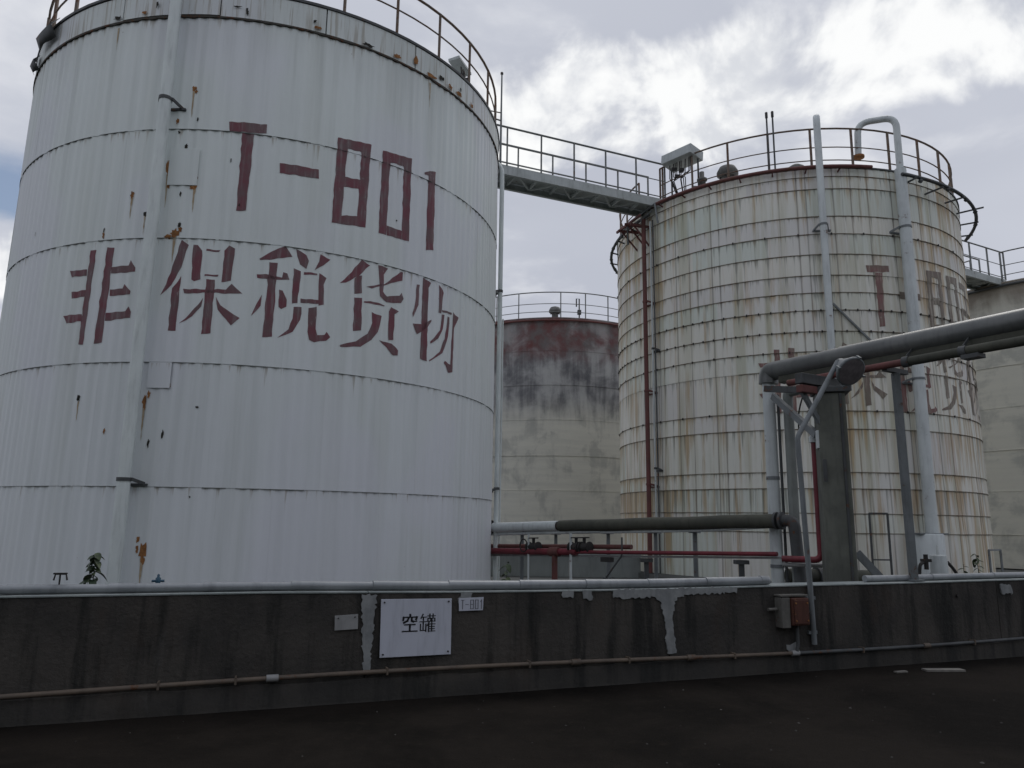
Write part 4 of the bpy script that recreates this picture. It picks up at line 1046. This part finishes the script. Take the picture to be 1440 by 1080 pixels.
# ------------------------------------------------------------------ lamp on its bent pole
LP = thing('lamp_pole', 'bent grey pole on the wall face carrying a round floodlight under the big pipe', 'lamp', on_wall(3.70, .28, -.05))
tip = Vector((4.10, 9.10, 3.66))
pts = [on_wall(3.715, .29, -.045), on_wall(3.695, .96, -.05), on_wall(3.635, 2.66, -.05), tip]
MB().tube(bend(pts, .05, 5), .031, 12).build('pole', 'galv', LP)
for z in (.42, .80): MB().box(on_wall(3.71, z, -.02), (.12, .05, .035), WA).build('pole_clip', 'galv', LP)
hc = Vector((4.20, 9.02, 3.53)); fa = Vector((.22, -.80, -.56)).normalized()
MB().lathe(hc - fa * .21, [(.055, -.02), (.08, 0), (.097, .06), (.13, .12), (.178, .21), (.192, .225), (.192, .25), (.178, .255)], 22, fa).build('housing', 'galv', LP)
MB().lathe(hc - fa * .21, [(.170, .258), (.12, .262), (0, .266)], 22, fa).build('lens', 'lens', LP)
MB().tube([tip, hc - fa * .20], .03, 8).build('knuckle', 'galvdark', LP)
u_ = fa.orthogonal().normalized(); v_ = fa.cross(u_)
for k in range(4):
    a = k * PI / 2 + .4; q = hc - fa * .21 + (u_ * math.cos(a) + v_ * math.sin(a)) * .198
    MB().bar(q + fa * .2, q + fa * .275, .03, .02).build('clamp', 'galv', LP)

# ------------------------------------------------------------------ concrete pillar and what it carries
PC = Vector((4.40, 10.12, 0))
PR_ = rad(-15)
PI_ = thing('concrete_pillar', 'square weathered concrete pillar carrying the big grey pipe behind the wall', 'pillar', (PC.x, PC.y, .26))
def taper(c, w0, w1, z0, z1, rz):
    mb = MB(); vs = []
    Rz = Matrix.Rotation(rz, 3, 'Z')
    for w_, z in ((w0, z0), (w1, z1)):
        for sx, sy in ((-1, -1), (1, -1), (1, 1), (-1, 1)): vs.append(Vector((c.x, c.y, z)) + Rz @ Vector((sx * w_ / 2, sy * w_ / 2, 0)))
    return mb.add(vs, [(3, 2, 1, 0), (4, 5, 6, 7), (0, 1, 5, 4), (1, 2, 6, 5), (2, 3, 7, 6), (3, 0, 4, 7)])
taper(PC, .39, .37, .26, 3.42, PR_).build('shaft', 'pillar', PI_, .02)
taper(PC + Vector((.02, 0, 0)), .46, .46, 3.42, 3.50, PR_).build('cap_plate', 'galvdark', PI_, .01)
PD = Vector((.518, -.855, 0)); PN = Vector((-.855, -.518, 0))          # pipe run over the wall, and its left-hand normal
BX = PC + Vector((.17, .2, 0))
MB().bar(PC + PN * .62 + Vector((0, 0, 3.58)), PC - PN * .45 + Vector((0, 0, 3.58)), .12, .14).build('bearer', 'galvdark', PI_, .006)
MB().bar(PC + PN * .62 + Vector((0, 0, 3.44)), PC + PN * .30 + Vector((0, 0, 3.44)), .10, .10).build('bearer_end', 'redold', PI_, .006)
MB().bar(PC + PN * .55 - PD * .05 + Vector((0, 0, 3.48)), PC + PN * .16 + Vector((0, 0, 2.92)), .05, .06).build('knee_brace', 'galv', PI_)
MB().bar(PC - PD * .20 + PN * .05 + Vector((0, 0, 3.5)), PC - PD * .95 + PN * .15 + Vector((0, 0, 3.62)), .08, .09).build('outrigger', 'galvdark', PI_)
MB().bar(Vector((3.98, 11.1, 3.55)), PC + Vector((-.19, .02, 2.85)), .07, .09).build('diagonal_brace', 'galv', PI_)
MB().box(PC + Vector((-.20, -.06, 2.78)), (.06, .14, .24), PR_).build('brace_plate', 'pipewhite2', PI_)
MB().bar(PC + Vector((.22, -.05, 1.28)), PC + Vector((.62, -.12, .80)), .04, .10).build('foot_strut', 'galv', PI_)
MB().bar(PC + Vector((.065, -.226, .30)), PC + Vector((.06, -.220, 3.40)), .03, .025, (0, 1, 0)).build('dark_strip', 'galvdark', PI_)  # thin dark strip for the dark line down the pillar's front
MB().bar(PC + Vector((-.20, -.21, 2.2)), PC + Vector((-.20, -.21, 2.5)), .05, .012, (0, 1, 0)).build('tie_strap', 'galvdark', PI_)

L0 = Vector((4.00, 11.30, 3.97))
def run(t, dz=0.0, dn=0.0): return L0 + PD * t + PN * dn + Vector((0, 0, dz))
BP = thing('overhead_pipe', 'thick grey overhead pipe leaving over the wall to the right', 'pipe', (L0.x, L0.y, 3.8))
step_ = 1.32; t0 = 0.0; k = 0
while t0 < 13.0:
    r0 = .146 + (.004 if k % 2 else 0)
    if k == 0:
        pth = [L0 - Vector((-.02, .02, .46)), L0 + Vector((0, 0, -.12)), L0 + Vector((0.01, -.01, 0)) + PD * .02, run(step_)]
        MB().tube(bend([L0 + Vector((-.01, .0, -.19)), L0, run(step_)], .17, 7), r0, 20).build('elbow_sleeve', 'bigpipe', BP)
    else:
        MB().tube([run(t0 - .03), run(t0 + .03), run(t0 + step_)], [r0 + .004, r0 + .002, r0], 20).build('sleeve', 'bigpipe', BP)
    t0 += step_; k += 1
SP = thing('slim_overhead_pipe', 'slim brown and olive pipe slung below the thick overhead pipe', 'pipe', run(0, -.3, .25))
MB().tube([run(.55, -.285, .25), run(2.35, -.285, .25)], .048, 12).build('bare_length', 'redold', SP)
MB().tube([run(2.35, -.285, .25), run(13, -.285, .25)], .060, 12).build('lagged_length', 'olive', SP)
for t_ in (2.35, 3.05, 4.6, 6.6, 9):
    o = MB().tube([run(t_ - .04, -.285, .25), run(t_ + .04, -.285, .25)], .072, 12).build('collar', 'galvdark', SP)
    MB().bar(run(t_, -.22, .25), run(t_, -.10, .10), .012, .03).build('hanger', 'galvdark', SP)
MB().box(run(3.15, -.365, .25), (.20, .16, .05), math.atan2(PD.y, PD.x)).build('shoe', 'galvdark', SP)
CT = MB(); CT.bar(run(.25, -.20, .02), run(13, -.20, .02), .12, .05); CT.bar(run(.25, -.165, .085), run(13, -.165, .085), .012, .09)
tag(CT.build('cable_tray', 'olive'), 'olive steel channel tray running directly beneath the thick overhead pipe', 'tray')
# post on the wall top
PO = thing('support_post', 'slim grey steel post standing on the wall and holding up the overhead pipes', 'post', on_wall(5.45, .955, .12))
pb = on_wall(5.47, .955, .10); pt = Vector((5.12, 9.44, 3.60))
pt = Vector((pb.x - .03, pb.y - .02, 3.62))
MB().bar(pb, pt, .085, .085, (0, 1, 0)).build('shaft', 'galv', PO, .006)
MB().box(pb + Vector((0, 0, .012)), (.18, .18, .02), WA).build('base_plate', 'galv', PO)
MB().bar(pt - PN * .24 + Vector((0, 0, .03)), pt + PN * .24 + Vector((0, 0, .03)), .07, .06).build('head_arm', 'galvdark', PO)
# down pipes at the corner of the overhead pipe
VP = thing('down_pipe', 'pale down pipe dropping from the elbow of the thick overhead pipe', 'pipe', (3.99, 11.3, .26))
MB().tube([(3.985, 11.30, .26), (3.985, 11.30, 3.82)], .092, 16).build('barrel', 'pipewhite2', VP)
for z in (1.0, 2.3): MB().lathe((3.985, 11.30, z), [(.102, 0), (.098, .05)], 16).build('band', 'galv', VP)
VP2 = thing('slim_down_pipe', 'slimmer grey down pipe right beside the pale down pipe', 'pipe', (4.22, 11.2, .26))
MB().tube(bend([(4.225, 11.16, .26), (4.225, 11.16, 3.62), (4.45, 10.80, 3.66)], .06), .074, 14).build('barrel', 'downgrey', VP2)
MB().tube([(4.10, 11.24, .26), (4.10, 11.24, 3.6)], .022, 8).build('cable_conduit', 'galvdark', VP2)
VP3 = thing('black_cable', 'thin black cable hanging beside the two down pipes', 'cable', (4.34, 11.1, .9))
MB().tube(bend([(4.345, 11.12, .9), (4.36, 11.1, 2.2), (4.34, 11.1, 3.3), (4.42, 10.95, 3.66)], .3), .012, 6).build('cable_run', 'black', VP3)
RV = thing('red_down_pipe', 'dark red vertical pipe against the left side of the concrete pillar', 'pipe', (4.25, 10.35, .9))
rx, ry = PC.x - .115, PC.y + .30
MB().tube(bend([(rx, ry, 2.80), (rx, ry, 1.16), (rx - .45, ry + .25, 1.16)], .1), .045, 12).build('barrel', 'redpipe', RV)
MB().lathe((rx, ry, 2.78), [(.07, 0), (.07, .08), (.05, .10)], 12).build('end_collar', 'pipewhite2', RV)
MB().tube([(rx - .45, ry + .25, 1.08), (rx + .2, ry + .1, 1.08)], .03, 8).build('support_rail', 'plate', RV)
OP = thing('ground_pipe', 'olive pipe low behind the concrete pillar', 'pipe', (4.5, 11.4, .9))
MB().tube([(4.15, 11.35, .88), (5.55, 11.55, .86)], .11, 16).build('barrel', 'olive', OP)
MB().tube([(4.60, 11.41, .87), (4.66, 11.42, .87)], .15, 16).build('flange', 'galvdark', OP)
MB().box((4.2, 11.36, .55), (.12, .12, .58), .2).build('stool', 'floor', OP); MB().box((5.3, 11.5, .5), (.12, .12, .5), .2).build('stool', 'floor', OP)

# ------------------------------------------------------------------ pipe rack between the tanks
A0, A1 = Vector((-.42, 15.75, 1.49)), Vector((4.02, 10.95, 1.69))
AD = (A1 - A0).normalized(); AN = Vector((-AD.y, AD.x, 0)).normalized()
def arun(u, dz=0.0, dn=0.0): return A0.lerp(A1, u) + AN * dn + Vector((0, 0, dz))
IP = thing('lagged_pipe', 'olive lagged pipe with a white first length running from the lettered tank to the pillar', 'pipe', arun(.5))
MB().tube([arun(.02), arun(.30)], .098, 18).build('white_length', 'pipewhite2', IP)
MB().tube([arun(.30), arun(.31)], .085, 14).build('joint', 'black', IP)
n = 10
MB().tube([arun(.31 + .67 * i / n, .006 * math.sin(i * 1.7)) for i in range(n + 1)], .104, 18).build('lagged_length', 'olive', IP)
fl_ = MB()
for u in (-.012, .004): fl_.tube([arun(u), arun(u + .006)], .15, 16)
for k in range(8):
    a = 2 * PI * k / 8; o_ = AN * math.cos(a) * .12 + Vector((0, 0, math.sin(a) * .12)); fl_.tube([arun(-.02) + o_, arun(.018) + o_], .014, 6)
fl_.build('flange', 'black', IP)
MB().tube([arun(-.10), arun(-.01)], .09, 14).build('tank_nozzle', 'pipewhite2', IP)
el = MB(); e0 = A1 - AD * .1
el.tube(bend([e0, A1 + AD * .12, A1 + AD * .14 + Vector((.06, -.02, -1.42))], .16, 8), .085, 18); el.build('elbow', 'galvdark', IP)
fb = MB()
for dd in (-.16, -.08): fb.tube([A1 + AD * dd, A1 + AD * (dd + .035)], .128, 18)
fb.build('flange', 'galvdark', IP)
bl = MB()
for k in range(7):
    bl.lathe(A1 - AD * (.28 + .17 * k) + AN * -.05 + Vector((0, 0, -.095)), [(.02, 0), (.02, .05)], 6)
bl.build('lagging_studs', 'black', IP, kind='stuff')
MB().tube([arun(.0, .12), arun(.0, .9) + Vector((-.05, 0, 0))], .012, 6).build('drain_tube', 'pipewhite2', IP)

RK = thing('pipe_rack', 'low pale steel rack of posts and rails under the olive lagged pipe', 'rack', arun(.4, -1.2))
MB().tube([arun(-.02, -.135, .02), arun(.46, -.115, .02)], .032, 8).build('rail', 'pipewhite2', RK)
MB().tube([arun(.46, -.13, .02), arun(.80, -.12, .02), arun(.97, -.08, .02)], .024, 8).build('rail', 'pipewhite2', RK)
MB().bar(arun(-.02, -.56, -.05), arun(.99, -.53, -.05), .05, .035).build('lower_rail', 'plate', RK)
for u, dn, w_, z1 in ((.11, .25, .07, -.16), (.20, -.14, .035, -.14), (.255, .25, .06, -.16), (.37, -.14, .045, -.14), (.46, .22, .06, -.16), (.62, .22, .05, -.16), (.74, .22, .06, -.16)):
    p = arun(u, 0, dn); MB().bar((p.x, p.y, .26), (p.x, p.y, p.z + z1), w_, w_, (0, 1, 0)).build('post', 'pipewhite2' if dn < 0 else 'galv', RK)
    if dn > 0: MB().box((p.x, p.y, p.z + z1 + .015), (.16, .12, .03), math.atan2(AD.y, AD.x)).build('saddle', 'galv', RK)
for u in (.62, .89):
    p = arun(u, -.6, -.05); MB().bar((p.x, p.y, .26), (p.x, p.y, p.z), .07, .07, (0, 1, 0)).box((p.x, p.y, p.z), (.2, .14, .06), 0).build('low_post', 'galvdark', RK)

RP = thing('red_manifold', 'dark red fire water manifold with black valves between the tanks', 'pipe', arun(.1, -.5))
MB().tube([arun(-.06, -.475, -.12), arun(.39, -.475, -.12)], .062, 14).build('barrel', 'redpipe', RP)
MB().tube([arun(-.06, -.375, .06), arun(.56, -.385, .06)], .042, 12).build('upper_pipe', 'redold', RP)
MB().tube([arun(.39, -.475, -.12), arun(.985, -.475, -.12)], .033, 10).build('slim_pipe', 'redpipe', RP)
tp = arun(.305, -.475, -.12)
MB().tube([tp, (tp.x, tp.y, .26)], .055, 12).build('tee_leg', 'redold', RP)
MB().tube([tp - AD * .12, tp + AD * .12], .085, 12).build('tee_body', 'redold', RP)
for u in (.215, .385, .415):
    p = arun(u, -.39, -.10)
    v = MB(); v.tube([p - AD * .14, p - AD * .11], .10, 12); v.tube([p + AD * .11, p + AD * .14], .10, 12); v.tube([p - AD * .11, p, p + AD * .11], [.06, .085, .06], 12)
    v.tube([p, p + Vector((0, 0, .16))], .03, 8)
    o = v.build('valve', 'black', RP)
    c_ = p + Vector((0, 0, .17)); MB().tube([c_ + AD * (.09 * math.cos(2 * PI * k / 16)) + AN * (.09 * math.sin(2 * PI * k / 16)) for k in range(16)], .011, 6, False, True).build('handwheel', 'black', o)
p = arun(.185, -.36, -.18); o = MB().tube([p + AD * (.10 * math.cos(2 * PI * k / 16)) + Vector((0, 0, .12 * math.sin(2 * PI * k / 16))) for k in range(16)], .012, 6, False, True).build('handwheel', 'black', RP)
p = arun(.50, -.60, -.13); MB().box(p, (.22, .1, .08), math.atan2(AD.y, AD.x)).build('tag_box', 'black', RP)
DT = MB(); a_ = arun(.55, -.52, -.12); b_ = arun(.50, -.92, -.18); DT.tube(bend([a_ + Vector((0, 0, .3)), a_, b_, b_ + AD * -.08 + Vector((0, 0, -.1))], .05), .016, 6); DT.tube([b_ + AD * -.03, b_ + AD * .03], .035, 8)
tag(DT.build('drain_hose', 'galvdark'), 'thin dark slanting drain tube below the red manifold', 'hose')

# dwarf wall behind the rack
IW = thing('dwarf_wall', 'low pale grey dividing wall on the yard between the tanks', 'wall', (.9, 19.3, .26))
a_, b_ = Vector((-2.1, 19.55, 0)), Vector((3.35, 19.35, 0))
for i in range(3):
    p, q = a_.lerp(b_, i / 3), a_.lerp(b_, (i + 1) / 3 - .004)
    m_ = (p + q) / 2; MB().box((m_.x, m_.y, .53), ((q - p).length, .2, .54), math.atan2(b_.y - a_.y, b_.x - a_.x)).build('wall_panel', 'innerwall', IW, .008)
MB().box(((a_.x + b_.x) / 2, (a_.y + b_.y) / 2, .82), ((b_ - a_).length, .26, .04), math.atan2(b_.y - a_.y, b_.x - a_.x)).build('coping', 'coping', IW)

# ------------------------------------------------------------------ small fittings by the wall top
mb = MB(); p = on_wall(-3.72, .95, .32)
mb.tube([p, p + Vector((0, 0, .12))], .018, 8).tube([p + Vector((-.05, 0, .10)), p + Vector((.06, .02, .10))], .016, 8).lathe(p + Vector((0, 0, .12)), [(.03, 0), (.03, .02), (.01, .03)], 8)
hv = thing('blue_valve', 'tiny blue tap behind the wall top at the foot of the lettered tank', 'tap', on_wall(-3.23, .3, .62))
p = on_wall(-3.23, .30, .62)
MB().tube([p, p + Vector((0, 0, .74))], .02, 8).build('stem', 'blue', hv)
MB().lathe(p + Vector((0, 0, .70)), [(.02, 0), (.024, .03), (.024, .06), (.012, .07), (.012, .09), (0, .10)], 10).tube([p + Vector((-.05, -.02, .735)), p + Vector((.05, .02, .735))], .011, 8).build('body', 'blue', hv)
sv = thing('small_clamp', 'small rusty clamp sitting on the pale pipe at the left end of the wall', 'clamp', on_wall(-4.02, 1.05, .18))
p = on_wall(-3.93, 1.09, .085)
MB().tube([p + Vector((-.05, 0, 0)), p + Vector((-.04, 0, .05)), p + Vector((.04, .015, .05)), p + Vector((.05, .02, 0))], .008, 6).tube([p + Vector((0, 0, -.04)), p + Vector((0, 0, .05))], .008, 6).build('yoke', 'black', sv)
MB().box(p + Vector((0, 0, .055)), (.1, .03, .012), WA).build('bar', 'black', sv)

GB = thing('pale_cylinder', 'stout pale cylinder with two black hoses behind the wall right of the pillar', 'cylinder', on_wall(6.45, .26, .55))
p = on_wall(6.45, .26, .55)
MB().lathe(p, [(.15, 0), (.15, .70), (.11, .76), (.105, .98), (.09, .99), (.02, 1.0), (.014, 1.12), (0, 1.12)], 18).build('body', 'cabinet', GB)
MB().tube(bend([p + Vector((-.20, -.05, .90)), p + Vector((-.30, -.08, .88)), p + Vector((-.36, -.1, .5)), on_wall(6.05, .78, -.03)], .12), .022, 8).build('hose', 'black', GB)
MB().tube(bend([p + Vector((.13, .02, .90)), p + Vector((.22, .03, .80)), p + Vector((.36, .05, .55))], .1), .022, 8).build('hose', 'black', GB)
MB().tube([p + Vector((-.20, -.05, .80)), p + Vector((-.20, -.05, 1.0))], .03, 8).box(p + Vector((-.2, -.05, .92)), (.12, .07, .04)).build('tap', 'black', GB)

# ------------------------------------------------------------------ weeds
def leaf_mesh(L, W_, droop):
    mb = MB(); vs = []; n = 5
    for i in range(n + 1):
        t = i / n; w_ = W_ * math.sin(PI * min(1, .06 + t * .94)) ** .8 * (1 - .25 * t); z = -droop * t * t
        vs += [(L * t, -w_ / 2, z + w_ * .18), (L * t, 0, z), (L * t, w_ / 2, z + w_ * .18)]
    mb.add(vs, [(i * 3 + k, i * 3 + 3 + k, i * 3 + 4 + k, i * 3 + 1 + k) for i in range(n) for k in range(2)], True)
    me = mb.mesh('leaf'); me.materials.append(M['leaf']); return me
LEAVES = [leaf_mesh(.13, .09, .05), leaf_mesh(.10, .07, .03), leaf_mesh(.15, .10, .08)]
def weed(p, h, n, label, seed, lean=.05, group=None):
    r_ = random.Random(seed); t = thing('weed', label, 'plant', p)
    top = p + Vector((lean, 0, h))
    MB().tube([p, p.lerp(top, .5) + Vector((.01, 0, 0)), top], [.009, .007, .003], 6).build('stem', 'stem', t)
    for i in range(n):
        f = 1 - .48 * (1 - i / (n - 1)) ** 1.1; q = p.lerp(top, f)
        o = link('leaf', r_.choice(LEAVES), None, t)
        o.location = q - t.location; k = 1.1 - .3 * f
        k *= r_.uniform(.6, 1.15); o.scale = (k, k * r_.uniform(.75, 1.1), k); o.rotation_euler = (r_.uniform(-.5, .5), r_.uniform(-.1, .75), i * 2.4 + r_.uniform(-.5, .5))
weed(on_wall(-3.80, .30, .75), .98, 40, 'leafy green weed growing up behind the wall in front of the lettered tank', 5, .02)
weed(on_wall(.28, .30, 1.1) + Vector((.05, 1.2, 0)), .80, 12, 'small dark weed growing below the red manifold', 8, .04)
weed(on_wall(7.55, .30, .8), .95, 18, 'dark weed behind the wall at the right edge of the picture', 9, -.05)
weed(on_wall(7.30, .30, .9), .80, 12, 'low dark weed left of the weed at the right edge', 12, .03)

# ------------------------------------------------------------------ litter on the road
BD = MB(); BD.box((5.01, 8.95, .012), (.46, .11, .02), rad(4)); tag(BD.build('board_scrap', 'board'), 'pale flat board scrap lying on the road near the right end of the wall', 'board')
BD = MB(); BD.box((4.45, 8.82, .010), (.16, .05, .015), rad(20)); tag(BD.build('board_scrap', 'board'), 'small pale chip of board just left of the larger board scrap', 'board')
BD = MB(); BD.box((7.05, 9.95, .014), (.55, .10, .022), rad(14)); tag(BD.build('board_scrap', 'board'), 'pale board on the road cut by the right edge of the picture', 'board')
r_ = random.Random(44); mb = MB()
for i in range(170):
    x, y = r_.uniform(-5, 7), r_.uniform(3.9, 8.8)
    if y > 7.35 + .37 * x: continue
    s_ = r_.choice((.004, .005, .006, .007, .009, .012)) * r_.uniform(.8, 1.3)
    vs = [Vector((x, y, 0)) + Vector((math.cos(a) * s_ * r_.uniform(.7, 1.3), math.sin(a) * s_ * r_.uniform(.7, 1.3), 0)) for a in (0, 1.3, 2.5, 3.8, 5.1)]
    mb.add(vs + [Vector((x, y, s_ * r_.uniform(.6, 1.0)))], [(0, 1, 5), (1, 2, 5), (2, 3, 5), (3, 4, 5), (4, 0, 5)])
o = mb.build('gravel', 'stone'); o['kind'] = 'stuff'; o['label'] = 'loose pale grit scattered over the dark road'; o['category'] = 'gravel'
